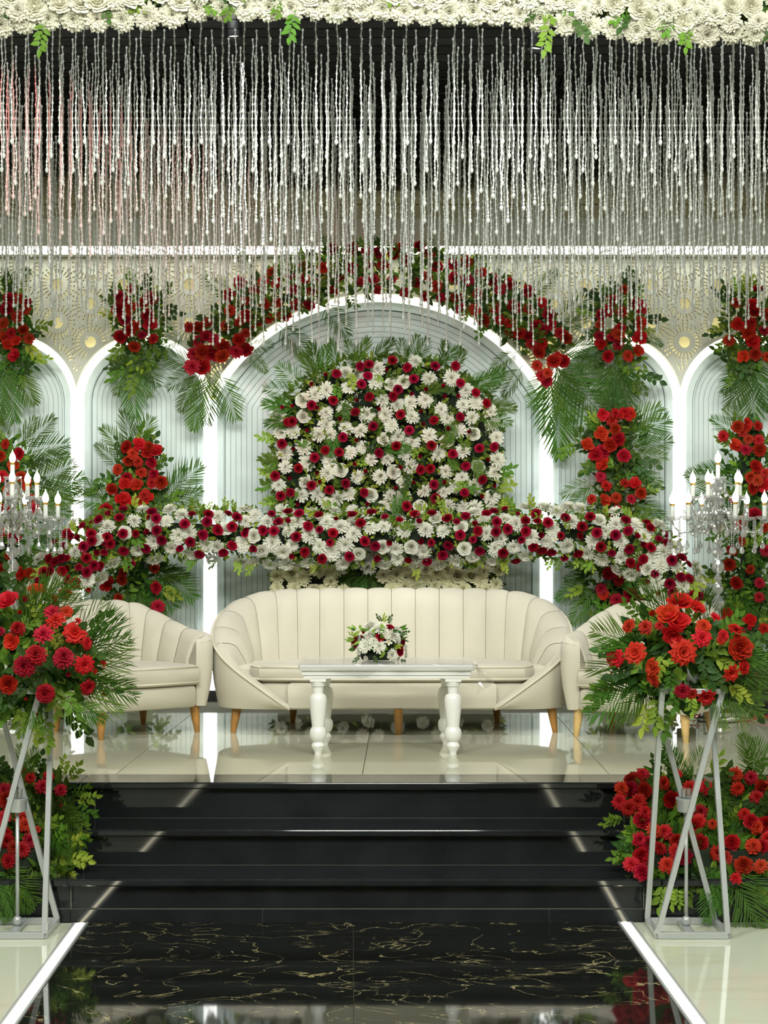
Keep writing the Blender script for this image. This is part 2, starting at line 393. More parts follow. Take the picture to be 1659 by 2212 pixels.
def arch_fill(a, off, y0, name, m, parent):
    A = arch_pts(a, off); A = [(A[0][0], BASE)] + A + [(A[-1][0], BASE)]
    b = MB(); n = len(A)
    b.add([wp(x, y, y0) for x, y in A] + [wp(x, y, 0.1) for x, y in A], [tuple(range(n))] + [(i, (i+1) % n, n + (i+1) % n, n + i) for i in range(n)])
    return b.build(name, m, parent)
for ai, a in enumerate(ARCH):
    arch_band(a, 0, 15.5, 0.030, 0.1, 'arch_border', M['panel'], back, lip=0.004)
    arch_band(a, 16.2, 18.2, 0.012, 0.1, 'arch_bead', M['panel'], back, lip=0.003)
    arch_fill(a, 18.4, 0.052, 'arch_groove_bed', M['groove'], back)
    o = 19.0; wdt = 11.6 if ai == 2 else 10.6
    nb = 18 if ai == 2 else 10
    for k in range(nb):
        if o + wdt > a[1] - 4: break
        arch_band(a, o + 0.28, o + wdt - 0.28, 0.040 + 0.0004 * k, 0.1, 'arch_band', M['panel'], back, lip=0.002); o += wdt
    arch_fill(a, o + 0.5, 0.040, 'arch_centre', M['panel'], back)
for i, (c, wd) in enumerate(PIL):
    nm = ('glowing white pillar strip beyond the left edge of the picture', 'glowing white pillar strip between the two left side arches', 'glowing white pillar strip at the left side of the wide centre arch',
          'glowing white pillar strip at the right side of the wide centre arch', 'glowing white pillar strip between the two right side arches', 'glowing white pillar strip beyond the right edge of the picture')[i]
    t = thing('pillar_light', nm, 'light strip', Vector(wp(c, BASE, 0)) + Vector((0, DW, STG)), 'lit pillar strips of the back wall')
    top = wp(0, 862)[2] - wp(0, BASE)[2]; hw = wd / 2 * mpp
    b = MB(); b.box((-hw + 0.002, 0.024, 0), (hw - 0.002, 0.05, top)); b.build('diffuser', M['led'], t)
    b = MB(); b.box((-hw, 0.05, 0), (hw, 0.099, top)); b.build('housing', M['soffit'], t)
for i, a in enumerate(ARCH):
    cx, hw, cy, r = a; A = arch_pts(a, 0, 40); B = arch_pts(a, -16, 40)
    lo = PIL[i][0]; hi = PIL[i + 1][0]; b = MB(); P = []
    th = math.asin(min(1, hw / r))
    for k in range(41):
        t = -th + 2 * th * k / 40
        p = (cx + r * math.sin(t), cy - r * math.cos(t)); q = (cx + (r + 16) * math.sin(t), cy - (r + 16) * math.cos(t))
        q = (min(max(q[0], lo + 0.2), hi - 0.2), q[1])
        P.append([wp(p[0], p[1], 0.08), wp(p[0], p[1], 0.026), wp(q[0], q[1], 0.026), wp(q[0], q[1], 0.08)])
    b.grid(P, flip=True)
    nm = ('glowing arched light band of the far left arch', 'glowing arched light band of the narrow arch left of the centre', 'wide glowing arched light band of the large centre arch',
          'glowing arched light band of the narrow arch right of the centre', 'glowing arched light band of the far right arch')[i]
    o = b.build('arch_light', M['led_arch'], None, (0, DW, STG)); tag(o, nm, 'light strip', 'arched light bands of the back wall')
# cut-out cream screen over the arches: real openings in a plate
def screen():
    cu = bpy.data.curves.new('arch_screen', 'CURVE'); cu.dimensions = '2D'; cu.fill_mode = 'BOTH'; cu.extrude = 0.018
    def poly(pts):
        sp = cu.splines.new('POLY'); sp.points.add(len(pts) - 1); sp.use_cyclic_u = True
        for p, q in zip(sp.points, pts):
            w_ = wp(q[0], q[1]); p.co = (w_[0], w_[2], 0, 1)
    L_, R_ = -122, 1758
    bot = []
    for i, a in enumerate(ARCH):
        cx, hw, cy, r = a; ro = r + 16.2; lo = PIL[i][0]; hi = PIL[i + 1][0]
        th0 = math.asin(max(-1, (lo - cx) / ro)); th1 = math.asin(min(1, (hi - cx) / ro))
        yl = cy - ro * math.cos(th0); yr = cy - ro * math.cos(th1)
        for k in range(33):
            t = th0 + (th1 - th0) * k / 32; bot.append((cx + ro * math.sin(t), cy - ro * math.cos(t)))
    # neighbouring arcs meet on the pillar axis: keep the higher (smaller y) end of both
    out = []
    for q in bot:
        if out and abs(q[0] - out[-1][0]) < 0.6:
            out[-1] = (q[0], min(q[1], out[-1][1])) ; continue
        out.append(q)
    poly([(-640, 558), (2290, 558), (2290, BASE), (R_ + 14, BASE), (R_ + 14, out[-1][1])] + out[::-1] + [(L_ - 14, out[0][1]), (L_ - 14, BASE), (-640, BASE)])
    def clear(x, y, m=4):
        if y < 562 + m: return False
        if not (-118 < x < 1754): return False
        for a in ARCH:
            if math.hypot(x - a[0], y - a[2]) < a[3] + 16.2 + m and y < a[2]: return False
            if y >= a[2] - 40: return False
        return True
    def slot(cx, cy, r0, r1, ang, w0, w1):
        ca, sa = math.cos(ang), math.sin(ang)
        q = [(r0, -w0), (r1, -w1), (r1, w1), (r0, w0)]
        pts = [(cx + r * ca - t * sa, cy + r * sa + t * ca) for r, t in q]
        if all(clear(*p) for p in pts): poly(pts)
    for k in range(-2, 28):
        x = 125 + 71.2 * k - (0 if k < 12 else 0)
        for j in range(-3, 5):
            y = 698 + 83 * j + (41.5 if k % 2 else 0)
            if y < 540 or y > 860: continue
            if all(clear(x + 13 * math.cos(t), y + 13 * math.sin(t)) for t in np.linspace(0, 2 * PI, 12)):
                poly([(x + 12.5 * math.cos(2 * PI * q / 16), y + 12.5 * math.sin(2 * PI * q / 16)) for q in range(16)])
            for q in range(24):
                an = 2 * PI * (q + 0.5) / 24
                slot(x, y, 23, 33, an, 1.4, 1.9)
                rm = 41.0 / max(abs(math.cos((an + PI / 6) % (PI / 3) - PI / 6)), 0.86) - 2.5
                if q % 2 == 0 or True: slot(x, y, 35.2, min(rm, 40.5), an, 1.4, 2.2)
    ob = bpy.data.objects.new('arch_screen', cu); COL.objects.link(ob)
    bpy.context.view_layer.update()
    me = bpy.data.meshes.new_from_object(ob.evaluated_get(bpy.context.evaluated_depsgraph_get()))
    bpy.data.objects.remove(ob)
    me.materials.clear(); me.materials.append(M['screen']); me.name = 'arch_screen'
    o = link('arch_screen', me, back); o.rotation_euler = (PI / 2, 0, 0); o.location = (0, -0.005, 0)
    tag(o, label='cream screen with round cut-out rosettes')
screen()
b = MB(); b.box((x0, -0.03, 0), (x1, 0.1, 24 * mpp)); tag(b.build('baseboard_back', M['black'], None, (0, DW, STG)), kind='structure')
# ------------------------------------------------------------------ plant kit (unit size, flowers face +Z, leaves grow along +Y)
def petal(mb, ang, br, bz, L, wd, e0, e1, nseg=3, mi=0, cup=0.0, prof=(0.45, 0.95, 1.0, 0.75), blunt=True):
    ca, sa = math.cos(ang), math.sin(ang); x, z = br, bz; vs = []; STP = (.45, .41, .14) if nseg == 3 and blunt else (1 / nseg,) * nseg
    for i in range(nseg + 1):
        t = i / nseg; wv = wd * prof[min(i, len(prof) - 1)] / 2 if i < nseg else 0
        c = Vector((x * ca, x * sa, z)); side = Vector((-sa, ca, 0))
        if i < nseg:
            vs.append(c - side * wv + Vector((0, 0, cup * wv))); vs.append(c + side * wv + Vector((0, 0, cup * wv)))
        else: vs.append(c)
        e = e0 + (e1 - e0) * t; st = L * (STP[i] if i < nseg else 0); x += st * math.cos(e); z += st * math.sin(e)
    fs = [(2*i, 2*i+2, 2*i+3, 2*i+1) for i in range(nseg - 1)] + [(2*nseg-2, 2*nseg, 2*nseg-1)]
    mb.add(vs, fs, mi)
def broad_petal(mb, ang, span, Rr, h, curl, rg, nu=4, nv=4, inner=0.12, ruffle=0.0, mi=0, point=0.0):
    P = []
    for i in range(nu + 1):
        u = -1 + 2 * i / nu; row = []
        for j in range(nv + 1):
            v = j / nv; wv = math.sin(PI * (0.18 + 0.62 * v)) if v < 1 else 0.72
            a = ang + u * span * wv
            r = inner + (Rr - inner) * (v ** 0.7) * (1 - 0.10 * u * u) + (curl * max(0, v - 0.65))
            z = h * (v ** 1.25) - 0.6 * curl * max(0, v - 0.65) - 0.10 * h * u * u * v
            if v > 0.6: r += ruffle * math.sin(u * 9 + ang * 5) * (v - 0.5); z += ruffle * math.cos(u * 8 + ang * 3) * (v - 0.5)
            if point and j == nv: r += point * (1 - abs(u)); 
            row.append((r * math.cos(a), r * math.sin(a), z))
        P.append(row)
    mb.grid(P, mi)
def mum(name, m, rings, wd, seed, flat=0.0, core=None, prof=(0.45, 0.95, 1.0, 0.75), blunt=True):
    rg = random.Random(seed); b = MB()
    for (n, L, br, bz, e0, e1) in rings:
        o = rg.random() * 6
        for k in range(n):
            petal(b, o + 2 * PI * k / n + rg.uniform(-.12, .12), br, bz, L * rg.uniform(.88, 1.06), wd * rg.uniform(.85, 1.15),
                  math.radians(e0 + rg.uniform(-7, 7)), math.radians(e1 + rg.uniform(-12, 12)), 3, 0, 0.5, prof, blunt)
    b.lathe([(0.05, 0.02), (0.30, 0.05), (0.24, 0.20), (0.05, 0.26)], n=7, mi=1)
    return b.mesh(name, [m, core or m])
MUM_R = [(20, 0.98, 0.06, 0.02, 18, -12), (18, 0.88, 0.06, 0.08, 32, 2), (15, 0.74, 0.06, 0.14, 46, 22), (12, 0.60, 0.05, 0.18, 58, 42), (8, 0.46, 0.04, 0.2, 72, 66), (5, .38, .02, .2, 82, 92)]
DAISY_R = [(16, 0.97, 0.06, 0.02, 14, -14), (15, 0.86, 0.06, 0.06, 26, 0), (12, 0.66, 0.05, 0.10, 44, 24), (8, 0.42, 0.04, 0.12, 66, 60)]
DAHL_R = [(13, 0.98, 0.08, 0.02, 14, -10), (12, 0.88, 0.08, 0.08, 28, 6), (11, 0.72, 0.07, 0.13, 44, 26), (8, 0.55, 0.05, 0.17, 60, 50), (6, 0.38, 0.04, 0.19, 76, 84)]
BALL_R = [(18, 0.72, 0.30, -0.05, -25, -70), (20, 0.74, 0.26, 0.10, 5, -30), (19, 0.72, 0.22, 0.22, 28, 0), (16, 0.64, 0.18, 0.32, 48, 22), (13, 0.54, 0.12, 0.38, 64, 44), (9, 0.44, 0.08, 0.4, 76, 66), (5, .36, .03, .42, 85, 90)]
GERB_R = [(17, 0.98, 0.10, 0.05, 12, -14), (16, 0.86, 0.10, 0.09, 22, -4), (14, 0.55, 0.10, 0.12, 42, 26), (10, .36, .06, .12, 66, 60)]
BIG_R = [(26, 0.96, 0.08, 0.02, 10, -18), (25, 0.92, 0.08, 0.07, 22, -4), (23, 0.82, 0.08, 0.13, 36, 8), (20, 0.70, 0.07, 0.18, 50, 24), (15, 0.58, 0.06, 0.22, 62, 42), (10, 0.48, 0.05, 0.25, 74, 62), (6, .42, .03, .26, 84, 90)]
def rose(name, m, seed, layers, ruffle=0.0):
    rg = random.Random(seed); b = MB()
    for (n, span, Rr, h, curl) in layers:
        o = rg.random() * 6
        for k in range(n):
            broad_petal(b, o + 2 * PI * k / n + rg.uniform(-.15, .15), span, Rr * rg.uniform(.92, 1.06), h * rg.uniform(.9, 1.08), curl * rg.uniform(.7, 1.3), rg, ruffle=ruffle)
    b.lathe([(0.05, -0.25), (0.16, -0.12), (0.2, 0.0), (0.12, 0.22), (.04, .3)], n=7, mi=1)
    return b.mesh(name, [m, m], smooth=True)
ROSE_L = [(5, 0.85, 0.98, 0.30, 0.25), (5, 0.85, 0.80, 0.48, 0.22), (4, 0.95, 0.58, 0.62, 0.14), (4, 1.0, 0.45, 0.66, 0.08), (3, 1.2, 0.32, 0.70, 0.03), (3, 1.2, 0.2, 0.74, 0.0), (2, 1.6, 0.10, .78, 0.0)]
CARN_L = [(8, 0.52, 1.0, 0.16, 0.12), (8, 0.52, 0.86, 0.34, 0.10), (7, 0.55, 0.68, 0.50, 0.08), (6, 0.6, 0.48, 0.60, 0.04), (4, .8, .28, .66, 0)]
AMAR_L = [(4, 0.80, 1.0, 0.42, 0.30), (4, 0.85, 0.80, 0.62, 0.18), (3, 1.0, 0.46, 0.72, 0.05)]
BUD_L = [(4, 0.95, 0.62, 0.75, 0.05), (3, 1.2, 0.42, 0.9, 0.0), (3, 1.2, 0.22, 0.95, 0.0)]
def frangipani(name):
    b = MB()
    for k in range(5): petal(b, 2 * PI * k / 5, 0.1, 0.05, 0.9, 0.55, .4, -.2, 3, 0, .3)
    b.lathe([(0.02, 0.02), (0.3, 0.06), (0.2, 0.2), (.03, .22)], n=8, mi=1)
    return b.mesh(name, [M['white_petal'], M['yellow']])
FL = {
 'mum': [mum('white_chrysanthemum', M['white_petal'], MUM_R, 0.185, 1), mum('white_chrysanthemum', M['white_petal'], DAISY_R, 0.20, 2), mum('white_chrysanthemum', M['white_petal'], MUM_R, 0.195, 3)],
 'bigmum': [mum('white_chrysanthemum', M['ivory_petal'], BIG_R, 0.19, 31), mum('white_chrysanthemum', M['ivory_petal'], BIG_R, 0.21, 32)],
 'wcarn': [rose('white_carnation', M['ivory_petal'], 33, CARN_L, 0.10)],
 'creammum': [mum('cream_chrysanthemum', M['cream_petal'], MUM_R, 0.195, 4), mum('cream_chrysanthemum', M['cream_petal'], DAISY_R, 0.205, 5)],
 'wrose': [rose('white_rose', M['white_petal'], 6, ROSE_L), rose('white_rose', M['white_petal'], 7, ROSE_L)],
 'crose': [rose('cream_rose', M['cream_petal'], 8, ROSE_L)],
 'brose': [rose('burgundy_rose', M['burgundy'], 9, ROSE_L), rose('burgundy_rose', M['burgundy'], 10, ROSE_L), rose('burgundy_rose', M['burgundy'], 11, CARN_L, 0.05)],
 'bbud': [rose('burgundy_rosebud', M['burgundy'], 12, BUD_L)],
 'carn': [rose('red_carnation', M['red'], 13, CARN_L, 0.10), rose('red_carnation', M['red'], 14, CARN_L, 0.12), mum('red_dahlia', M['red'], DAHL_R, 0.36, 15, blunt=False)],
 'dahl': [mum('red_dahlia', M['red'], DAHL_R, 0.36, 16, blunt=False), mum('red_dahlia', M['red'], DAHL_R, 0.40, 17, blunt=False), mum('red_dahlia', M['orange_red'], MUM_R, 0.30, 18)],
 'bigdahl': [mum('red_dahlia', M['orange_red'], DAHL_R, 0.40, 19, prof=(0.4, .85, 1.0, .8), blunt=False)],
 'gerb': [mum('red_gerbera', M['orange_red'], GERB_R, 0.30, 20)],
 'ball': [mum('crimson_pompon', M['crimson'], BALL_R, 0.20, 21, prof=(.6, .95, 1, .8))],
 'amar': [rose('red_amaryllis', M['orange_red'], 22, AMAR_L, 0.03), rose('red_amaryllis', M['orange_red'], 23, AMAR_L, 0.05)],
 'rbud': [rose('red_rosebud', M['red'], 24, BUD_L)],
 'star': [mum('red_dahlia', M['orange_red'], [(8, 1.0, .05, .05, 30, -5), (7, .85, .05, .1, 48, 20), (5, .6, .04, .12, 66, 50)], 0.42, 25, blunt=False)],
 'frang': [frangipani('frangipani')],
}
FNAME = {'mum': 'chrysanthemum', 'bigmum': 'chrysanthemum', 'wcarn': 'carnation', 'creammum': 'chrysanthemum', 'wrose': 'rose', 'crose': 'rose', 'brose': 'rose', 'bbud': 'rosebud', 'carn': 'carnation', 'dahl': 'dahlia', 'bigdahl': 'dahlia',
         'gerb': 'gerbera', 'ball': 'pompon', 'amar': 'amaryllis', 'rbud': 'rosebud', 'star': 'dahlia', 'frang': 'frangipani'}
FLAB = {'mum': 'white chrysanthemum', 'bigmum': 'full white chrysanthemum', 'wcarn': 'ruffled white carnation', 'creammum': 'cream chrysanthemum', 'wrose': 'white rose', 'crose': 'cream rose', 'brose': 'burgundy rose', 'bbud': 'burgundy rosebud', 'carn': 'ruffled red carnation',
        'dahl': 'red dahlia', 'bigdahl': 'large orange-red dahlia', 'gerb': 'orange-red gerbera', 'ball': 'round crimson pompon chrysanthemum', 'amar': 'broad-petalled red amaryllis', 'rbud': 'red rosebud', 'star': 'pointed red dahlia', 'frang': 'white frangipani with a yellow centre'}
def leaf_geo(mb, p, d, nrm, L, wd, mi=0, droop=0.12):
    d = d.normalized(); s = d.cross(nrm)
    if s.length < 1e-4: s = d.orthogonal()
    s.normalize(); n = s.cross(d)
    q = lambda t, o, z: p + d * (L * t) + s * (o * wd) + n * (z * L)
    vs = [q(0, 0, 0), q(.32, -.46, .03 - droop * .1), q(.32, 0, -.02), q(.32, .46, .03 - droop * .1), q(.68, -.36, -droop * .4), q(.68, 0, -.05 - droop * .4), q(.68, .36, -droop * .4), q(1, 0, -droop)]
    mb.add(vs, [(0, 2, 1), (0, 3, 2), (1, 2, 5, 4), (2, 3, 6, 5), (4, 5, 7), (5, 6, 7)], mi)
def sprig(name, m, seed, n=9, lw=0.5):
    rg = random.Random(seed); b = MB()
    pts = [Vector((0.05 * math.sin(3 * t), t, -0.14 * t * t)) for t in np.linspace(0, .85, 5)]
    b.tube(pts, [0.014, .012, .010, .008, .005], 4)
    for k in range(n):
        t = 0.18 + 0.67 * k / (n - 1); p = Vector((0.05 * math.sin(3 * t), t, -0.14 * t * t)); sd = -1 if k % 2 else 1
        a = 0.0 if k == n - 1 else sd * rg.uniform(.7, 1.15)
        leaf_geo(b, p, Vector((math.sin(a), math.cos(a), rg.uniform(-.15, .35))), Vector((rg.uniform(-.4, .4), rg.uniform(-.3, .3), 1)).normalized(), rg.uniform(.26, .36), rg.uniform(.16, .2) * lw * 2)
    return b.mesh(name, m)
def frond(name, seed, n=19, spread=0.44, bend=0.16, ang=50, wid=0.023, droop=.12):
    rg = random.Random(seed); b = MB()
    C = lambda t: Vector((0.03 * math.sin(2.6 * t + seed), t, -bend * t * t))
    b.tube([C(t) for t in np.linspace(0, 1, 8)], [0.010 * (1 - .85 * t) for t in np.linspace(0, 1, 8)], 4)
    for k in range(n):
        t = 0.14 + 0.85 * k / (n - 1); L = spread * (math.sin(PI * min(1, .22 + .78 * t) ** 1.0) ** 0.6 * 0.85 + .18) * rg.uniform(.88, 1.08)
        for sd in (-1, 1):
            a = math.radians(ang * (1 - .55 * t) + rg.uniform(-5, 5)); up = rg.uniform(.05, .28)
            d = Vector((sd * math.sin(a), math.cos(a), up)).normalized(); s = d.cross(Vector((0, 0, 1))).normalized(); p = C(t)
            q = [p + d * (L * f) + Vector((0, 0, -droop * L * f * f * 2)) for f in (0, .3, .7, 1)]; wv = wid
            vs = [q[0], q[1] - s * wv / 2, q[1] + s * wv / 2, q[2] - s * wv * .4, q[2] + s * wv * .4, q[3]]
            b.add(vs, [(0, 1, 2), (1, 3, 4, 2), (3, 5, 4)])
    return b.mesh(name, M['palm'])
SPRIG = {'g': [sprig('leaf_sprig', M['leaf'], s) for s in (1, 2)], 'l': [sprig('leaf_sprig', M['leaf_light'], s) for s in (3, 4)], 'd': [sprig('leaf_sprig', M['leaf_dark'], 5, 7, .65)]}
FROND = [frond('palm_frond', 1), frond('palm_frond', 2, 21, .40), frond('palm_frond', 3, 18, .50, .22, 56)]
FRONDN = [frond('palm_frond', 5, 17, .48, .12, 36, .028), frond('palm_frond', 6, 15, .52, .10, 28, .026)]   # narrow bunched fronds
FRONDT = [frond('palm_frond', 8, 10, .62, .10, 20, .017), frond('palm_frond', 9, 8, .70, .08, 24, .015)]   # thin tufts
def breath(name, seed):
    rg = random.Random(seed); b = MB()
    for k in range(16):
        e = Vector((rg.uniform(-.5, .5), rg.uniform(-.5, .5), rg.uniform(.3, .9)))
        b.tube([(0, 0, 0), e * .6 + Vector((0, 0, .1)), e], .012, 3, 1)
        b.lathe([(.01, -.05), (.06, 0), (.01, .05)], e, 5, 0)
    return b.mesh(name, [M['white_petal'], M['leaf_light']])
BREATH = [breath('baby_breath', 1), breath('baby_breath', 2)]

def frame_to(loc, z, y, s):
    z = z.normalized(); x = y.cross(z)
    if x.length < 1e-4: x = z.orthogonal()
    x.normalize(); y = z.cross(x)
    m = Matrix((x, y, z)).transposed().to_4x4() @ Matrix.Diagonal((s, s, s, 1)); m.translation = loc
    return m
class Arr:
    """one flower arrangement: a thing whose flowers, sprigs and fronds are its parts"""
    def __init__(s, name, label, cat, base, group=None):
        s.o = thing(name, label, cat, base, group); s.b = Vector(base); s.rg = random.Random(hash(label) % 1000 if False else sum(map(ord, label)))
    def flower(s, kind, p, dia, nrm=(0, -1, 0.15), jit=0.25, roll=None):
        rg = s.rg; n = (Vector(nrm).normalized() + Vector((rg.uniform(-jit, jit), 0, rg.uniform(-jit, jit)))).normalized()
        a = rg.random() * 6.28 if roll is None else roll
        y = Vector((math.sin(a), 0, math.cos(a))); me = rg.choice(FL[kind])
        o = link(FNAME[kind], me, s.o, matrix=frame_to(Vector(p) - s.b, n, y, dia / 2 * 1.02)); o['label'] = FLAB[kind]; return o
    def sprig(s, p, d, L, kind='g', nrm=(0, -1, 0.3)):
        return link('leaf_sprig', s.rg.choice(SPRIG[kind]), s.o, matrix=frame_to(Vector(p) - s.b, Vector(nrm) - Vector(d) * Vector(nrm).dot(d) / max(1e-6, Vector(d).dot(d)), Vector(d), L))
    def frond(s, p, q, nrm=(0, -1, 0.2), narrow=False, wscale=1.0, tuft=False):
        p = Vector(p); q = Vector(q); d = q - p; n = Vector(nrm); n = n - d * n.dot(d) / d.dot(d)
        m = frame_to(p - s.b, n, d, d.length)
        if wscale != 1: m = m @ Matrix.Diagonal((wscale, 1, 1, 1))
        return link('palm_frond', s.rg.choice(FRONDT if tuft else FRONDN if narrow else FROND), s.o, matrix=m)
    def breath(s, p, size, nrm=(0, -1, .1)):
        return link('baby_breath', s.rg.choice(BREATH), s.o, matrix=frame_to(Vector(p) - s.b, Vector(nrm), Vector((s.rg.uniform(-1, 1), 0, 1)), size))
    def foliage(s, pts, size, mix=(.55, .2, .25), per=1, name='foliage'):
        """loose small leaves, far too many to count: one part"""
        rg = s.rg; b = MB()
        for p, n in pts:
            for _ in range(per):
                d = (Vector(n) * rg.uniform(.1, .9) + Vector((rg.uniform(-1, 1), rg.uniform(-.3, .3), rg.uniform(-1, 1)))).normalized()
                f = (Vector((0, -1, .35)) + Vector((rg.uniform(-.7, .7), 0, rg.uniform(-.7, .7)))).normalized()
                r = rg.random(); mi = 0 if r < mix[0] else 1 if r < mix[0] + mix[1] else 2
                leaf_geo(b, Vector(p) - s.b, d, f, size * rg.uniform(.6, 1.3), size * rg.uniform(.35, .6), mi)
        o = link(name, b.mesh(name, [M['leaf'], M['leaf_light'], M['leaf_dark']]), s.o); o['kind'] = 'stuff'; return o

def darts(rg, n_try, sample, dmin, fixed=()):
    """random points no closer than dmin to each other and to the fixed ones"""
    got = []; fx = list(fixed); cell = {}
    key = lambda p: (int(p[0] // 40), int(p[1] // 40))
    for f in fx: cell.setdefault(key(f), []).append(f)
    for _ in range(n_try):
        p = sample()
        if p is None: continue
        kx, ky = key(p); ok = True
        for i in (-1, 0, 1):
            for j in (-1, 0, 1):
                for q in cell.get((kx + i, ky + j), ()):
                    if (q[0]-p[0])**2 + (q[1]-p[1])**2 < (dmin + (q[2] if len(q) > 2 else 0))**2: ok = False; break
                if not ok: break
            if not ok: break
        if ok: got.append(p); cell.setdefault((kx, ky), []).append(p)
    return got
def crop(pts, sc, ox, oy): return [(ox + p[0] / sc, oy + p[1] / sc) + tuple(p[2:]) for p in pts]

# ------------------------------------------------------------------ flower wall behind the sofa
PD = 11.17
A = Arr('floral_display', 'tall flower wall of white chrysanthemums and burgundy roses behind the long sofa', 'flower wall', (0.0, PD + 0.06, STG))
def panel_top(x):
    t = (x - 836) / 246.0
    return 772 + 118 * (abs(t) ** 2.6) if abs(t) <= 1 else 9999
def in_panel(x, y, m=0): return 592 + m < x < 1080 - m and y > panel_top(x) + m and y < 1515
b = MB(); tp = [(x, panel_top(x) + 14) for x in np.linspace(600, 1072, 33)]
prof = [(600, 1518)] + tp + [(1072, 1518)]; pv = [W(x, y, PD + 0.03) - A.b for x, y in prof]; pw = [v + Vector((0, 0.07, 0)) for v in pv]; n = len(prof)
b.add(pv + pw, [tuple(range(n)), tuple(range(n, 2*n))[::-1]] + [(i, n + i, n + (i+1) % n, (i+1) % n) for i in range(n)]); b.build('backing_board', M['backing'], A.o)
BR = crop([(880,168),(735,193),(680,205),(850,225),(972,212),(1143,203),(1270,202),(535,250),(470,260),(728,262),(1012,282),(380,312),(688,315),(1195,330),(1300,307),(915,348),(1090,345),(885,390),(997,372),(1395,367),(1200,392),(1283,388),(1462,432),(268,450),(205,460),(380,445),(515,415),(410,460),(663,418),(737,393),(792,470),(650,487),(930,502),(1060,487),(1137,538),(1298,517),(260,545),(235,550),(355,602),(557,533),(763,575),(985,600),(1070,567),(1225,590),(1352,615),(575,643),(660,662),(198,682),(272,715),(465,722),(550,735),(905,697),(1122,692),(1048,758),(1418,712),(1510,702),(797,740),(1252,745),(1467,785),(400,768),(300,835),(645,812),(718,855),(925,828),(1053,843),(1113,837),(1333,820),(155,880),(240,902),(417,860),(380,940),(433,918),(590,928),(1012,928),(1137,935),(1203,925),(1437,905),(490,968),(905,960),(250,985),(190,1005),(705,985),(1325,985),(1430,1005),(1145,1018),(727,1057),(292,1055),(970,1072),(1505,940)], 2.86, 540, 720)
WR = crop([(590,250),(660,258),(948,300),(870,318),(325,415),(825,655),(330,515),(1215,665),(1405,825),(1050,1075),(745,1000),(885,860),(1380,625),(345,920),(560,850)], 2.86, 540, 720)
SMALL = {11, 13, 16, 18, 20, 21, 24, 27, 30, 33, 39, 42, 44, 46, 61, 62, 69, 71, 75, 78, 85, 86}
for i, (x, y) in enumerate(BR):
    sm = i in SMALL or i % 5 == 3
    A.flower('bbud' if sm else 'brose', W(x, y, PD - 0.105 - A.rg.uniform(0, .02)), (15 if sm else 20.5) * PD / F, jit=.35)
for x, y in WR: A.flower('wrose', W(x, y, PD - 0.06), 32 * PD / F, jit=.3)
fixed = [(x, y, -5) for x, y in BR] + [(x, y, 5) for x, y in WR]
def smp():
    x, y = A.rg.uniform(592, 1080), A.rg.uniform(765, 1228); return (x, y) if in_panel(x, y, 6) else None
for p in darts(A.rg, 9000, smp, 25.0, fixed):
    A.flower('mum', W(p[0], p[1], PD - 0.045 - A.rg.uniform(0, .03)), A.rg.uniform(33, 42) * PD / F, jit=.4)
for p in darts(A.rg, 1500, lambda: (lambda x, y: None if 800 < x - (y - 1225) * .2 < 0 else (x, y))(A.rg.uniform(598, 1082), A.rg.uniform(1228, 1278)), 23):
    if not 752 < p[0] < 818: A.flower('creammum' if A.rg.random() < .75 else 'crose', W(p[0], p[1], PD - 0.14), A.rg.uniform(32, 40) * PD / F, jit=.35)
for p in darts(A.rg, 500, lambda: (A.rg.uniform(598, 1075), A.rg.uniform(1405, 1500)), 32):
    A.flower('mum', W(p[0], p[1], PD - 0.03), A.rg.uniform(28, 36) * PD / F, jit=.4)
pts = []
for _ in range(2300):
    p = smp()
    if p: pts.append((W(p[0], p[1], PD - 0.025 - A.rg.uniform(0, .05)), (0, -1, 0)))
for x in np.linspace(596, 1076, 70):
    for _ in range(3):
        y = panel_top(x) + A.rg.uniform(-4, 10); pts.append((W(x, y, PD - .02), ((x - 836) / 240, -.5, .8)))
for _ in range(260):
    sd = A.rg.choice((-1, 1)); pts.append((W(836 + sd * 240, A.rg.uniform(890, 1500), PD - .02), (sd, -.5, 0)))
for _ in range(500): pts.append((W(A.rg.uniform(600, 1072), A.rg.uniform(1220, 1510), PD), (0, -1, 0)))
A.foliage(pts, 0.055)
# palm tips fanning out of its rim and a few across its face
for (bx, by, tx, ty) in [(650,880,575,872),(640,850,578,836),(660,842,608,790),(690,815,672,745),(700,815,702,752),(730,800,712,738),(760,800,790,735),(770,800,752,740),(800,785,845,735),(865,790,868,738),(890,790,920,735),(880,790,900,730),(960,800,958,742),(980,805,1000,760),(1000,830,1080,815),(1015,850,1083,800),(1030,880,1108,878),(1030,895,1098,910),(1035,860,1075,830),(650,900,580,915),(700,830,650,770),(940,790,990,752)]:
    A.frond(W(bx, by, PD - .03), W(tx, ty, PD - .10 - A.rg.uniform(0, .05)), narrow=A.rg.random() < .6, wscale=1.1)
for (bx, by, tx, ty) in [(860,1060,855,1105),(975,900,975,950),(820,975,880,965),(965,975,985,1010),(1020,980,1040,1030),(745,860,750,900),(905,850,960,835),(790,1230,770,1290),(795,1228,800,1295),(780,1230,740,1280),(800,1228,825,1285),(770,1235,715,1275),(720,920,716,980)]:
    A.frond(W(bx, by, PD - .07), W(tx, ty, PD - .13), narrow=True, wscale=1.2)
for _ in range(46):
    p = None
    while p is None: p = smp()
    a = A.rg.uniform(0, 6.28); A.sprig(W(p[0], p[1], PD - .07), Vector((math.cos(a), -.45, math.sin(a))), A.rg.uniform(.08, .13), A.rg.choice('gggld'))
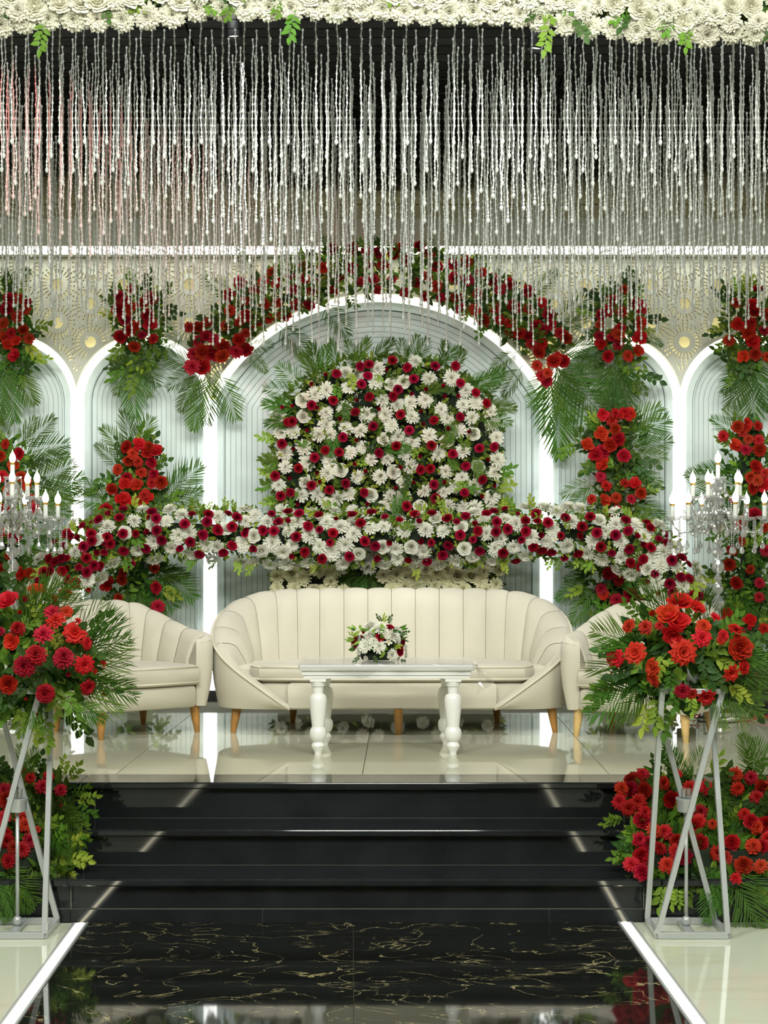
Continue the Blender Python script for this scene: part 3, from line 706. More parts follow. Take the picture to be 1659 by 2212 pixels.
for _ in range(28):
    sd = A.rg.choice((-1, 1)); A.sprig(W(836 + sd * 232, A.rg.uniform(900, 1210), PD - .03), Vector((sd, -.3, A.rg.uniform(-.6, .6))), A.rg.uniform(.09, .16), A.rg.choice('ggl'))
for _ in range(26):
    p = None
    while p is None: p = smp()
    A.breath(W(p[0], p[1], PD - .06), .05)

# ------------------------------------------------------------------ long white and burgundy garland arching across
G = Arr('flower_swag', 'long arched garland of white chrysanthemums and burgundy roses spanning behind all three seats', 'garland', (-0.02, 10.75, STG))
GP = [(118,1560,44,10.42),(112,1420,46,10.42),(108,1335,48,10.45),(125,1265,60,10.52),(168,1205,66,10.6),(225,1165,58,10.7),(320,1150,58,10.8),(450,1152,54,10.85),(600,1160,62,10.87),(830,1163,62,10.87),(1060,1158,60,10.87),(1200,1150,56,10.85),(1320,1158,60,10.75),(1398,1196,66,10.65),(1442,1250,66,10.55),(1468,1315,60,10.5),(1482,1400,46,10.48),(1482,1560,44,10.48)]
def gpath(u):
    u = max(0, min(len(GP) - 1.0001, u)); i = int(u); t = u - i; a, c = GP[i], GP[i + 1]
    pr, nx = GP[max(0, i - 1)], GP[min(len(GP) - 1, i + 2)]
    cr = lambda k: 0.5 * ((2*a[k]) + (-pr[k] + c[k]) * t + (2*pr[k] - 5*a[k] + 4*c[k] - nx[k]) * t*t + (-pr[k] + 3*a[k] - 3*c[k] + nx[k]) * t**3)
    return [cr(k) for k in range(4)]
US = np.linspace(0, len(GP) - 1.001, 400); GS = [gpath(u) for u in US]
def gnear(x, y):
    return min(((g[0]-x)**2 + (g[1]-y)**2, g) for g in GS)
def gpos(x, y):
    d2, g = gnear(x, y); s = math.sqrt(d2) / g[2]
    if s > 1: return None
    dx, dz = (x - g[0]) / g[2], -(y - g[1]) / g[2]
    return W(x, y, g[3] - 0.13 * math.sqrt(max(0, 1 - s * s))), Vector((dx * .8, -math.sqrt(max(.12, 1 - s * s)), dz * .8 + .1)), s
GBR = crop([(1070,105),(1045,155),(1105,160),(795,155),(620,170),(480,220),(535,220),(830,80),(705,130),(1410,120),(1550,125),(1535,185),(1350,208),(1490,295),(1625,250),(1035,280),(1110,262),(935,290),(825,290),(555,290),(560,350),(385,310),(445,330),(350,290),(240,372),(322,390),(490,400),(690,320),(715,375),(655,375),(1155,342),(1020,415),(1395,360),(1305,412),(1475,460),(830,435),(600,448),(665,445),(515,495),(200,500),(250,528),(350,497),(310,495),(360,580),(310,605),(450,572),(515,615),(205,610),(155,615),(100,690),(510,765),(330,795),(420,700),(355,675),(890,550),(620,560),(580,560)], 3.95, 60, 1080)
GBR += crop([(45,120),(40,190),(130,265),(10,300),(215,118),(290,150),(250,230),(360,262),(355,290),(515,260),(605,268),(725,105),(585,120),(645,190),(720,190),(895,225),(990,255),(795,315),(250,390),(175,445),(430,415),(750,470),(865,445),(1010,500),(1080,365),(1105,285),(985,130),(820,118),(1130,170),(1270,130),(1340,200),(1435,110),(1545,145),(1375,355),(1465,395),(1585,360),(1480,500),(1245,480)], 3.95, 440, 1080)
GBR += crop([(150,55),(220,125),(90,170),(365,115),(255,195),(495,160),(575,185),(650,140),(830,120),(890,100),(985,80),(725,215),(755,265),(605,300),(715,340),(915,190),(910,275),(1010,250),(1090,130),(1160,180),(1160,270),(1250,120),(1260,180),(1350,195),(1495,155),(1290,300),(1125,340),(1225,400),(1300,430),(1380,445),(1460,305),(1640,230),(1625,310),(1605,455),(1490,500),(1075,512),(970,450),(505,390),(360,365),(280,358),(770,435),(455,470),(165,510),(325,525)], 3.95, 840, 1080)
GBR += crop([(180,205),(90,320),(70,440),(260,395),(480,420),(600,245),(850,270),(890,335),(630,370),(730,445),(995,465),(1060,410),(1085,520),(305,560),(435,630),(645,590),(805,530),(895,570),(30,635),(665,745),(810,710),(785,800),(950,880),(850,955),(1150,720),(1265,690),(1345,765),(1255,920),(1355,935),(1125,995),(995,1115),(1160,1105),(1400,1140),(1470,1150)], 5.53, 1240, 1080)
GWR = crop([(830,285),(1070,215),(600,340),(1130,0)], 3.95, 60, 1080) + crop([(430,305),(495,430),(1320,460),(1530,400),(200,250)], 3.95, 440, 1080) + crop([(190,400),(640,415),(615,240),(265,60),(715,480),(400,165)], 3.95, 840, 1080) + crop([(870,820),(290,250)], 5.53, 1240, 1080)
b = MB(); b.tube([W(g[0], g[1], g[3]) - G.b for g in GS[::8]], 0.06, 8); b.build('foam_core', M['backing'], G.o)
fx = []
for i, (x, y) in enumerate(GBR):
    q = gpos(x, y)
    if q is None:
        g = gnear(x, y)[1]; q = (W(x, y, g[3] - .01), Vector((0, -1, .3)), 1)
    sm = i % 4 == 1
    G.flower('bbud' if i % 7 == 1 else 'brose', q[0] - Vector((0, .06, 0)), (16.5 if sm else 22) * 10.8 / F, q[1], .3); fx.append((x, y, -4.5))
for x, y in GWR:
    q = gpos(x, y)
    if q: G.flower('wrose', q[0] - Vector((0, .03, 0)), 31 * 10.8 / F, q[1], .25); fx.append((x, y, 4))
for x, y in crop([(1410, 340)], 3.95, 840, 1080): G.flower('frang', gpos(x, y)[0] - Vector((0, .05, 0)), 17 * 10.8 / F)
def gs():
    g = GS[G.rg.randrange(len(GS))]
    x, y = g[0] + G.rg.uniform(-66, 66), g[1] + G.rg.uniform(-66, 66); d2, q = gnear(x, y)
    return (x, y) if d2 < (q[2] * .93) ** 2 and y < 1420 else None
for p in darts(G.rg, 9000, gs, 23.0, fx):
    q = gpos(p[0], p[1]); G.flower('mum', q[0], G.rg.uniform(33, 43) * 10.8 / F, q[1], .3)
pts = []
for _ in range(3000):
    p = gs()
    if p: q = gpos(*p); pts.append((q[0] + Vector((0, .02 - .025 * G.rg.random(), 0)), q[1]))
for _ in range(420):
    g = GS[G.rg.randrange(60, 330)]; pts.append((W(g[0], g[1] + G.rg.choice((-1, 1)) * g[2] * .92, g[3]), (0, -.6, 0)))
for _ in range(300):
    g = GS[G.rg.choice(list(range(0, 40)) + list(range(360, 400)))]; pts.append((W(g[0] + G.rg.uniform(-45, 45), g[1], g[3] - .1), (0, -1, 0)))
G.foliage(pts, 0.05, (.5, .3, .2))
for _ in range(44):
    g = GS[G.rg.randrange(70, 330)]; sd = G.rg.choice((1, 1, -1))
    G.sprig(W(g[0], g[1] + sd * g[2] * .85, g[3] - .06), Vector((G.rg.uniform(-.7, .7), -.25, -sd)), G.rg.uniform(.07, .11), G.rg.choice('gll'))
for _ in range(24):
    p = None
    while p is None: p = gs()
    q = gpos(*p); a = G.rg.uniform(0, 6.28); G.sprig(q[0] - Vector((0, .01, 0)), Vector((math.cos(a), -.5, math.sin(a))), G.rg.uniform(.09, .13), G.rg.choice('ggl'))
for _ in range(34):
    p = None
    while p is None: p = gs()
    q = gpos(*p); G.breath(q[0] - Vector((0, .02, 0)), .055)

# ------------------------------------------------------------------ red columns standing at the wall and bunches hung on the arches
def cluster(name, label, cat, base, flowers, fronds, fol, d, group, dia=27, kinds=('carn', 'carn', 'dahl', 'amar'), leaf=.06, nsp=14, core=None, sprigs=None):
    C = Arr(name, label, cat, base, group); rg = C.rg
    if core: 
        b = MB(); b.tube([W(x, y, dd) - C.b for x, y, dd in core], core_r, 8); b.build('foam_core', M['backing'], C.o)
    for f in flowers:
        x, y = f[0], f[1]; k = f[2] if len(f) > 2 else rg.choice(kinds); dm = (f[3] if len(f) > 3 else rg.uniform(.88, 1.15) * dia)
        C.flower(k, W(x, y, d - rg.uniform(.09, .14)), dm * d / F, (rg.uniform(-.5, .5), -1, rg.uniform(-.1, .5)), .2)
    pts = []
    for (x, y, rx, ry, n) in fol:
        for _ in range(n):
            a = rg.uniform(0, 6.28); r = math.sqrt(rg.random()); px, py = x + rx * r * math.cos(a), y + ry * r * math.sin(a)
            pts.append((W(px, py, d - .08 * (1 - r * r) + .02), (math.cos(a) * r, -.6, -math.sin(a) * r)))
        for _ in range(max(2, n // 16)):
            a = rg.uniform(0, 6.28); px, py = x + rx * .8 * math.cos(a), y + ry * .8 * math.sin(a)
            C.sprig(W(px, py, d - .06), Vector((math.cos(a), -.3, -math.sin(a))), rg.uniform(.09, .17), rg.choice('ggldd'))
    C.foliage(pts, leaf, (.5, .12, .38))
    for fr in fronds:
        dd = rg.uniform(.05, .10); C.frond(W(fr[0], fr[1], d - .02), W(fr[2], fr[3], d - dd - (fr[4] if len(fr) > 4 else 0)), (rg.uniform(-.25, .25), -1, .15), wscale=rg.uniform(.9, 1.15))
    return C
core_r = 0.07
def at_floor(px, d): v = W(px, 1000, d); return (v.x, v.y, STG)
GC = 'red flower columns standing against the back wall'
cluster('flower_column', 'red carnation column with palm fronds behind the left armchair', 'flower column', at_floor(298, 11.1),
    crop([(810,195),(890,180),(955,195),(1000,220),(945,225),(855,240),(820,285),(880,290),(970,295),(760,340),(905,360),(985,370),(810,395),(800,430),(875,440),(975,425),(1030,420),(715,465),(790,540,'amar',36),(885,545),(925,505),(935,515),(690,1080,'amar',34),(790,1000),(780,1045),(1000,1095),(1010,1215,'dahl',34),(760,1165),(985,970),(680,600)], 2.963, 0, 900),
    [(290,985,265,893),(285,1000,225,925),(290,985,322,905),(260,1010,212,960),(240,1080,165,1040),(245,1090,160,1075),(350,1090,425,1010),(355,1095,430,1060),(350,1080,395,1015),(300,1230,330,1330),(310,1235,370,1310),(330,1220,410,1290),(300,1240,290,1340),(330,1230,400,1245),(285,1260,255,1330),(320,1250,350,1330)],
    [(298,1040,42,85,240),(300,1100,60,45,120),(235,1050,22,25,40),(300,1240,65,90,300),(300,1420,60,100,160)], 11.1, GC, core=[(298,985,11.14),(298,1510,11.14)])
cluster('flower_column', 'tall red carnation column with palm fronds behind the right armchair', 'flower column', at_floor(1325, 11.1),
    crop([(600,105),(680,100),(740,100),(775,105),(660,145),(590,230),(680,200),(700,265,'carn',32),(650,300,'carn',32),(500,300),(555,360,'carn',33),(600,345,'carn',33),(735,370,'carn',30),(600,430),(585,505),(620,565),(740,550),(805,550),(845,610),(530,650),(610,660),(685,640),(780,650),(640,750),(690,720),(640,1125),(700,1170),(590,1225),(600,1260),(690,1300,'dahl',36),(740,1310),(780,1260),(820,1300),(720,115,'star',16)], 2.968, 1100, 860),
    [(1345,960,1440,905),(1340,940,1425,880),(1360,990,1435,985),(1365,975,1450,950),(1355,1000,1425,1040),(1290,960,1245,925),(1285,1040,1220,1065),(1290,1050,1225,1100),(1370,1080,1430,1140),(1365,1070,1425,1110),(1290,1240,1225,1250),(1280,1250,1205,1290),(1290,1260,1235,1340),(1300,1250,1275,1350),(1290,1230,1230,1220),(1350,1230,1390,1330),(1320,920,1270,880)],
    [(1335,960,55,75,260),(1345,1060,55,60,200),(1260,950,14,20,30),(1320,1240,70,90,300),(1325,1420,60,100,160)], 11.1, GC, core=[(1330,915,11.14),(1325,1510,11.14)])
cluster('flower_column', 'red carnation column partly cut off at the right edge behind the candelabra', 'flower column', at_floor(1625, 10.95),
    crop([(1370,245),(1465,185),(1520,170),(1590,180),(1495,220),(1535,265),(1600,270),(1450,310),(1515,335,'carn',30),(1605,330),(1580,440,'carn',30),(1550,510),(1590,530),(1560,580),(1640,480),(1440,650),(1640,560)], 2.968, 1100, 860) + [(1580,1190),(1600,1170),(1575,1220),(1620,1230),(1590,1260),(1640,1260),(1570,1325),(1620,1340),(1600,1365),(1640,1290),(1650,1140),(1655,1190),(1600,1130),(1630,1110),(1615,1390),(1650,1360)],
    [(1600,950,1545,905),(1610,930,1570,885),(1580,1050,1490,1020),(1585,1060,1500,1075),(1600,1040,1520,1010),(1610,1240,1590,1370),(1605,1235,1630,1370),(1590,1260,1530,1330),(1580,1260,1500,1255),(1640,1250,1690,1360),(1620,1380,1680,1520),(1625,1380,1640,1500),(1640,1380,1720,1470)],
    [(1615,1010,55,95,300),(1620,1120,60,70,200),(1620,1260,65,90,300),(1640,1400,60,110,220)], 10.95, GC, core=[(1620,930,11.0),(1625,1500,11.0)])
cluster('flower_column', 'red carnation column partly cut off at the left edge behind the candelabra', 'flower column', at_floor(5, 10.95),
    [(13,960),(0,985),(42,980),(30,1005),(5,1030),(45,1030),(60,1045),(20,1060),(65,1080),(75,1100),(10,1100),(45,1240,'amar',30),(65,1240),(20,1200),(30,1280),(5,1230),(0,1150),(30,1160),(-25,1000),(-30,1080)],
    [(35,970,70,905),(40,970,110,905),(45,985,135,960),(45,1000,140,985),(60,1060,150,1005),(65,1070,165,1060),(70,1080,170,1030),(70,1090,150,1110),(70,1160,115,1215),(65,1150,130,1160),(60,1170,90,1260),(20,960,-10,900),(65,1075,148,1085)],
    [(15,1020,60,75,260),(15,1160,65,90,260),(10,1320,60,130,260)], 10.95, GC, core=[(5,960,11.0),(5,1500,11.0)])

def wall_at(px, py): v = W(px, py, 11.42); return (v.x, v.y, v.z)
GB = 'red bunches hung at the tops of the narrow arches'
BD = 11.36
cluster('flower_bunch', 'hanging red carnation bunch cut off by the left edge at the far left arch', 'flower bunch', wall_at(30, 700),
    crop([(40,330),(30,375),(110,375),(75,410),(100,465),(50,480),(30,530),(70,515),(125,505),(65,578),(15,500),(20,440),(120,350),(80,330)], 2.0, 0, 480),
    [(15,770,30,900),(10,770,-5,905),(20,760,65,870),(30,650,10,585),(10,640,60,585)], [(30,700,42,70,260),(45,780,30,30,90)], BD, GB)
cluster('flower_bunch', 'hanging red carnation bunch atop the narrow arch left of the centre', 'flower bunch', wall_at(298, 700),
    crop([(570,290),(515,320),(650,330),(510,380),(560,370),(620,350),(540,420),(650,440),(560,470),(520,495),(590,450),(615,490),(580,540),(665,505),(640,400),(540,340)], 2.0, 0, 480),
    [(285,770,292,895),(280,770,250,845),(290,770,320,850),(300,765,335,830),(275,760,248,800)], [(300,690,52,70,280),(300,780,34,30,110)], BD, GB)
cluster('flower_bunch', 'hanging red carnation bunch atop the narrow arch right of the centre', 'flower bunch', wall_at(1340, 700),
    crop([(1130,450),(1115,540),(1110,630),(1125,690),(1290,430),(1285,560),(1265,620),(1270,700),(1250,590),(1180,790),(1340,790),(1420,750),(1440,640),(1440,520),(1440,400),(1405,360),(1310,250),(1220,330),(1210,640),(1180,420)], 3.77, 1000, 560),
    [(1330,770,1335,890),(1335,770,1310,880),(1335,770,1365,885),(1320,770,1290,860),(1345,765,1375,840),(1300,730,1255,790),(1385,720,1430,745),(1335,640,1370,590)], [(1340,690,52,72,300),(1365,790,24,35,70)], BD, GB)
cluster('flower_bunch', 'hanging red carnation bunch cut off by the right edge at the far right arch', 'flower bunch', wall_at(1625, 700),
    crop([(1610,295,'rbud',24),(1640,290,'rbud',20),(1520,350),(1590,355),(1600,385),(1530,440),(1585,435),(1575,475,'amar',34),(1590,520,'amar',34),(1490,515),(1555,580),(1605,570),(1650,400),(1655,580),(1640,470)], 2.0, 829, 480),
    [(1620,770,1625,900),(1615,770,1585,870),(1630,770,1660,880),(1610,770,1570,840)], [(1615,700,52,78,320),(1600,790,28,26,80)], BD, GB)

# red garland over the centre arch
def agap(px, py): return math.hypot(px - 817.5, py - 1050) - 416
K = Arr('arch_garland', 'thick red carnation garland laid over the wide centre arch behind the bead strands', 'garland', wall_at(817, 600))
kd = lambda y: BD - .12 * max(0, min(1, (605 - y) / 45))
ex = crop([(130,1010,40),(215,1010,36),(150,905,36),(210,890,36),(110,690),(180,690),(170,800),(250,660),(240,760),(300,790),(290,900,38),(375,850,34),(370,920,34),(480,890,36),(560,870,32),(400,680),(430,560),(420,430),(510,330),(560,740),(500,790),(560,600),(510,650)], 3.687, 380, 520) + \
     crop([(600,870),(640,950),(680,990),(690,930),(740,830,32),(770,800),(820,830),(620,760),(640,690),(560,690),(535,630),(790,600),(600,540),(460,600),(385,590),(300,500),(380,520),(720,540),(840,640),(700,450),(640,360),(530,260),(380,200),(300,250),(650,580)], 3.77, 1000, 560)
for e in ex:
    K.flower(K.rg.choice(('carn', 'carn', 'dahl')), W(e[0], e[1], kd(e[1]) - K.rg.uniform(.02, .08)), (e[2] if len(e) > 2 else 28) * BD / F, (0, -1, .2), .35)
def ks():
    x, y = K.rg.uniform(415, 1225), K.rg.uniform(525, 800); g = agap(x, y); lim = 105 if x < 800 else 110
    return (x, y) if 2 < g < lim and y < 760 else None
for p in darts(K.rg, 1300, ks, 26, [(e[0], e[1], 0) for e in ex]):
    K.flower(K.rg.choice(('carn', 'carn', 'dahl')), W(p[0], p[1], kd(p[1]) - K.rg.uniform(.0, .06)), K.rg.uniform(25, 31) * BD / F, (0, -1, .2), .4)
pts = []
for _ in range(3200):
    p = ks()
    if p: pts.append((W(p[0], p[1], kd(p[1]) + K.rg.uniform(-.03, .04)), ((p[0] - 817) / 400, -.6, .5)))
K.foliage(pts, .075, (.4, .06, .54))
for (bx, by, tx, ty) in [(430,790,355,765),(425,800,365,830),(440,800,385,880),(450,800,415,920),(455,800,440,905),(470,800,500,900),(460,790,455,850),(540,760,570,800),(535,750,580,745),(400,720,350,745),(600,700,660,760),(700,650,745,720),(500,640,450,600),(540,600,520,540),(630,570,600,520),(720,560,700,515),(900,560,930,520),(1000,580,1040,540),(1050,680,1095,720),(1120,760,1070,790),(1130,790,1090,850),(1190,790,1210,980),(1195,780,1270,830),(1200,770,1300,790),(1195,780,1235,900),(1205,760,1290,745),(1190,800,1180,930),(1200,700,1270,640),(1200,710,1265,690),(1140,640,1200,590),(1180,800,1150,870),(1200,790,1330,940),(1195,785,1255,860)]:
    K.frond(W(bx, by, kd(by)), W(tx, ty, kd(ty) - K.rg.uniform(.05, .12)), (K.rg.uniform(-.3, .3), -1, .15))
for _ in range(24):
    p = None
    while p is None: p = ks()
    K.sprig(W(p[0], p[1], kd(p[1]) - .05), Vector((K.rg.uniform(-1, 1), -.4, K.rg.uniform(-1, 1))), K.rg.uniform(.1, .16), 'g')

# ------------------------------------------------------------------ white flower truss along the top
TD = 8.05
T = Arr('ceiling_garland', 'thick white flower garland with green leaves hanging across the very top of the picture', 'garland', (0, TD, 4.0))
def tb(x): 
    xs_ = [-60, 0, 120, 330, 420, 520, 700, 850, 1000, 1150, 1200, 1330, 1450, 1659, 1720]; ys = [76, 74, 66, 62, 44, 38, 44, 46, 50, 54, 72, 84, 96, 98, 98]
    return float(np.interp(x, xs_, ys))
b = MB(); b.tube([W(x, tb(x) - 85, TD + .12) - T.b for x in range(-80, 1760, 60)], .16, 10); b.build('foam_core', M['backing'], T.o)
b = MB(); b.tube([(-3.2, 0.12, .52), (3.2, .12, .52)], .03, 8)
for x in (-2.8, 0, 2.8): b.tube([(x, .12, .5), (x, .12, .84)], .02, 6)
b.build('hanging_bar', M['black'], T.o)
rowx = -50
while rowx < 1715:
    T.flower('bigmum', W(rowx, tb(rowx) - 27 + T.rg.uniform(-4, 4), TD - .10), T.rg.uniform(58, 68) * TD / F, (T.rg.uniform(-.2, .2), -1, -.55), .1); rowx += T.rg.uniform(44, 56)
def ts():
    x = T.rg.uniform(-55, 1715); y = T.rg.uniform(-140, 98); return (x, y) if y < tb(x) - 48 else None
for p in darts(T.rg, 4000, ts, 31):
    T.flower(T.rg.choice(('bigmum', 'wcarn', 'bigmum', 'bigmum', 'wcarn')), W(p[0], p[1], TD - .11 - .06 * min(1, max(0, (tb(p[0]) - p[1]) / 80))), T.rg.uniform(44, 58) * TD / F, (0, -1, -.1), .3)
pts = [(W(T.rg.uniform(-60, 1715), 0, TD), (0, -1, -.3)) for _ in range(1)]
for _ in range(700):
    x = T.rg.uniform(-60, 1715); pts.append((W(x, tb(x) - T.rg.uniform(25, 130), TD - .06), (0, -1, -.4)))
T.foliage(pts, .07, (.6, .05, .35))
for _ in range(44):
    x = T.rg.uniform(-30, 1690); a = T.rg.uniform(0, 6.28); T.sprig(W(x, tb(x) - T.rg.uniform(40, 75), TD - .13), Vector((math.cos(a), -.3, math.sin(a))), T.rg.uniform(.09, .14), T.rg.choice('gdg'))
for x in (640, 1190, 100): T.sprig(W(x, tb(x) - 22, TD - .14), Vector((-.2, -.1, -1)), .15, 'g')
# ------------------------------------------------------------------ tub seats with channelled backs
def tub(name, label, base, rotz, ctrl, seat_z, seat_poly, nch, tb_, ts_, legs, leg_mat, bot=0.14, cat='sofa', fan=0.06, cushion_h=0.09, front_y=-0.425, seat_w=1.16, tip=.22, pipe=True, group=None, ch_from=None, leg_label=None):
    t = thing(name, label, cat, base, group, rotz)
    full = ctrl + [(-c[0], c[1], c[2]) for c in ctrl[::-1] if abs(c[0]) > 1e-6]
    # dense Catmull-Rom resample
    pts = []
    n = len(full)
    for i in range(n - 1):
        p0, p1, p2, p3 = full[max(0, i-1)], full[i], full[i+1], full[min(n-1, i+2)]
        for s in range(12):
            u = s / 12
            pts.append([0.5*((2*p1[k]) + (-p0[k]+p2[k])*u + (2*p0[k]-5*p1[k]+4*p2[k]-p3[k])*u*u + (-p0[k]+3*p1[k]-3*p2[k]+p3[k])*u**3) for k in range(3)])
    pts.append(list(full[-1]))
    L = [0]
    for a, c in zip(pts[:-1], pts[1:]): L.append(L[-1] + math.hypot(c[0]-a[0], c[1]-a[1]))
    tot = L[-1]
    def at(s):
        s = max(0, min(tot - 1e-6, s)); i = int(np.searchsorted(L, s, side='right') - 1); i = min(i, len(pts) - 2)
        u = (s - L[i]) / max(1e-9, L[i+1] - L[i]); return [pts[i][k] + (pts[i+1][k] - pts[i][k]) * u for k in range(3)]
    def nrm(s):
        a, c = at(s - .012), at(s + .012); dx, dy = c[0]-a[0], c[1]-a[1]; l = math.hypot(dx, dy) or 1
        return (-dy / l, dx / l)               # outward (path runs left front -> back -> right front)
    def thick(s):
        u = min(s, tot - s) / (tot / 2); T0 = ts_ + (tb_ - ts_) * min(1, max(0, (u - .25) / .55)); e = min(1, max(0, (at(s)[2] - seat_z + .02) / .20)) * min(1, u / tip); return .035 + (T0 - .035) * e * e * (3 - 2 * e)
    sgn = -1
    # is +normal pointing outward? test at the middle (back)
    mx = at(tot / 2); nn = nrm(tot / 2)
    if nn[1] * mx[1] < 0: flipn = -1
    else: flipn = 1
    def P(s, q, z):
        p = at(s); n_ = nrm(s); return Vector((p[0] - flipn * n_[0] * q, p[1] - flipn * n_[1] * q, z))
    # outer shell
    b = MB(); N = 96; G_ = []
    for i in range(N + 1):
        s = tot * i / N; H = at(s)[2]; row = []
        for v in (0, .12, .35, .6, .85, 1): row.append(P(s, .035 * (1 - v) ** 1.5 - .012 * math.sin(PI * v), bot + (H - .03 - bot) * v))
        row.append(P(s, .012, H - .008)); row.append(P(s, min(.04, thick(s) * .5), H))
        G_.append(row)
    b.grid(G_, flip=flipn < 0); o = b.build('outer_shell', M['velvet'], t, smooth=True)
    if pipe: b = MB(); b.tube([P(tot * i / N, -.004, at(tot * i / N)[2] - .022) for i in range(N + 1)], .0075, 6); b.build('piping', M['piping'], t, smooth=True)
    # channels
    s0, s1, cuts = ch_from
    ss = [s0 * tot] + [c * tot for c in cuts] + [s1 * tot]
    zs = seat_z - 0.03
    for a, c in zip(ss[:-1], ss[1:]):
        b = MB(); G_ = []
        nu = 7
        for i in range(nu + 1):
            u = i / nu; s = a + (c - a) * (0.008 + .984 * u); H = at(s)[2]; T_ = thick(s); fan_ = fan * min(1, T_ / .08); bl = max(0.0, math.sin(PI * u)) ** .6 * .020; row = []
            z0 = min(zs, H - .05); hh = H - z0
            prof = [(T_ + fan_, z0), (T_ + fan_ * .72 + bl, z0 + hh * .25), (T_ + fan_ * .35 + bl, z0 + hh * .5), (T_ + bl, z0 + hh * .74), (T_ * .86 + bl * .8, z0 + hh * .89), (T_ * .62, z0 + hh * .975 + bl * .4), (T_ * .34, H + bl * .55), (.014, H - .002 + bl * .3), (-.002, H - .024)]
            for q, z in prof: row.append(P(s, q, z))
            G_.append(row)
        b.grid(G_, flip=flipn > 0); b.build('back_channel', M['velvet'], t, smooth=True)
    # inner lining below and between the channels, so no gap shows
    b = MB(); G_ = []
    for i in range(N + 1):
        s = tot * i / N; H = at(s)[2]; T_ = thick(s); z0 = bot + .01
        G_.append([P(s, T_ * .9, z0), P(s, T_ * .9, z0 + (H - z0) * .4), P(s, T_ * .75, z0 + (H - z0) * .85), P(s, min(.03, T_ * .5), H - .008)])
    b.grid(G_, flip=flipn > 0); b.build('inner_lining', M['velvet'], t, smooth=True)
    # base body and seat cushion
    def slab(poly, z0, z1, r, nm):
        b = MB(); n = len(poly); cx = sum(p[0] for p in poly) / n; cy = sum(p[1] for p in poly) / n
        rows = []
        for f, z in ((r * .9, z0), (0, z0 + r * .5), (0, z1 - r), (r * .35, z1 - r * .35), (r * 1.2, z1), (0.12, z1 + .006)):
            rows.append([Vector((p[0] + (cx - p[0]) * f / max(.2, abs(p[0] - cx) + .2), p[1] + (cy - p[1]) * f / max(.2, abs(p[1] - cy) + .2), z)) for p in poly])
        vs = [v for rw in rows for v in rw]; fs = [(i*n+k, i*n+(k+1)%n, (i+1)*n+(k+1)%n, (i+1)*n+k) for i in range(len(rows)-1) for k in range(n)]
        fs += [tuple(range(n))[::-1], tuple(range((len(rows)-1)*n, len(rows)*n))]
        b.add(vs, fs); o = b.build(nm, M['velvet'], t, smooth=True, angle=50); return o, rows
    body = [(P(tot * i / 40, .05, 0).x, P(tot * i / 40, .05, 0).y) for i in range(41)]
    body = [(-.5 * seat_w, front_y)] + body + [(.5 * seat_w, front_y)]
    slab(body, bot, seat_z - cushion_h - .005, .02, 'base_body')
    deck = []
    for i in range(61):
        s = tot * i / 60; H = at(s)[2]; p = P(s, .03 + .14 * (1 - min(1, max(0, (H - seat_z + .08) / .15))), 0); deck.append((p.x, p.y))
    slab(deck, bot + .03, seat_z - .012, .02, 'seat_deck')
    o, rows = slab(seat_poly, seat_z - cushion_h, seat_z, .028, 'seat_cushion')
    for zi in (1, 3):
        rw = rows[zi]; b = MB(); b.tube([v + Vector((0, 0, .0)) for v in rw] + [rw[0]], .006, 6); b.build('piping', M['piping'], o, smooth=True)
    for (x, y, tx, ty) in legs:
        b = MB(); rs = [(.027, bot + .004), (.024, bot * .6), (.015, .0)]
        vs = []; n = 12
        for r, z in rs:
            f = 1 - z / (bot + .004)
            for k in range(n): a = 2 * PI * k / n; vs.append((x + tx * f + r * math.cos(a), y + ty * f + r * math.sin(a), z))
        b.add(vs, [(i*n+k, (i+1)*n+k, (i+1)*n+(k+1)%n, i*n+(k+1)%n) for i in range(2) for k in range(n)] + [tuple(range(n)), tuple(range(2*n, 3*n))[::-1]])
        b.build('leg', leg_mat, t, smooth=True, angle=40)
    return t
SC = [(-0.57, -0.44, .165), (-0.72, -0.43, .27), (-0.90, -0.375, .40), (-1.00, -0.25, .50), (-1.035, -0.06, .58), (-1.015, 0.12, .66), (-0.94, 0.26, .725), (-0.80, 0.36, .768), (-0.60, 0.41, .785), (-0.3, .425, .79), (0, 0.43, .79)]
def sofa_cuts(ctrl):
    full = ctrl + [(-c[0], c[1], c[2]) for c in ctrl[::-1] if abs(c[0]) > 1e-6]; pts = []; n = len(full)
    for i in range(n - 1):
        p0, p1, p2, p3 = full[max(0, i-1)], full[i], full[i+1], full[min(n-1, i+2)]
        for s in range(12):
            u = s / 12; pts.append([0.5*((2*p1[k]) + (-p0[k]+p2[k])*u + (2*p0[k]-5*p1[k]+4*p2[k]-p3[k])*u*u + (-p0[k]+3*p1[k]-3*p2[k]+p3[k])*u**3) for k in range(2)])
    pts.append(list(full[-1][:2])); L = [0]
    for a, c in zip(pts[:-1], pts[1:]): L.append(L[-1] + math.hypot(c[0]-a[0], c[1]-a[1]))
    return pts, L
pts_, L_s = sofa_cuts(SC); tot_s = L_s[-1]; half = .5
d_ = .1445 / tot_s
start = .125; lead = .012
side = [start + (half - 5 * d_ - start) * k / 4 for k in range(1, 4)]
cuts = [start] + side + [half - k * d_ for k in (5, 4, 3, 2, 1, 0)] + [half + k * d_ for k in (1, 2, 3, 4, 5)] + [1 - s for s in side[::-1]] + [1 - start]
seat = [(-.74, -.405), (-.5, -.425), (0, -.43), (.5, -.425), (.74, -.405), (.80, -.30), (.80, -.05), (.74, .12), (.62, .24), (0, .26), (-.62, .24), (-.74, .12), (-.80, -.05), (-.80, -.30)]
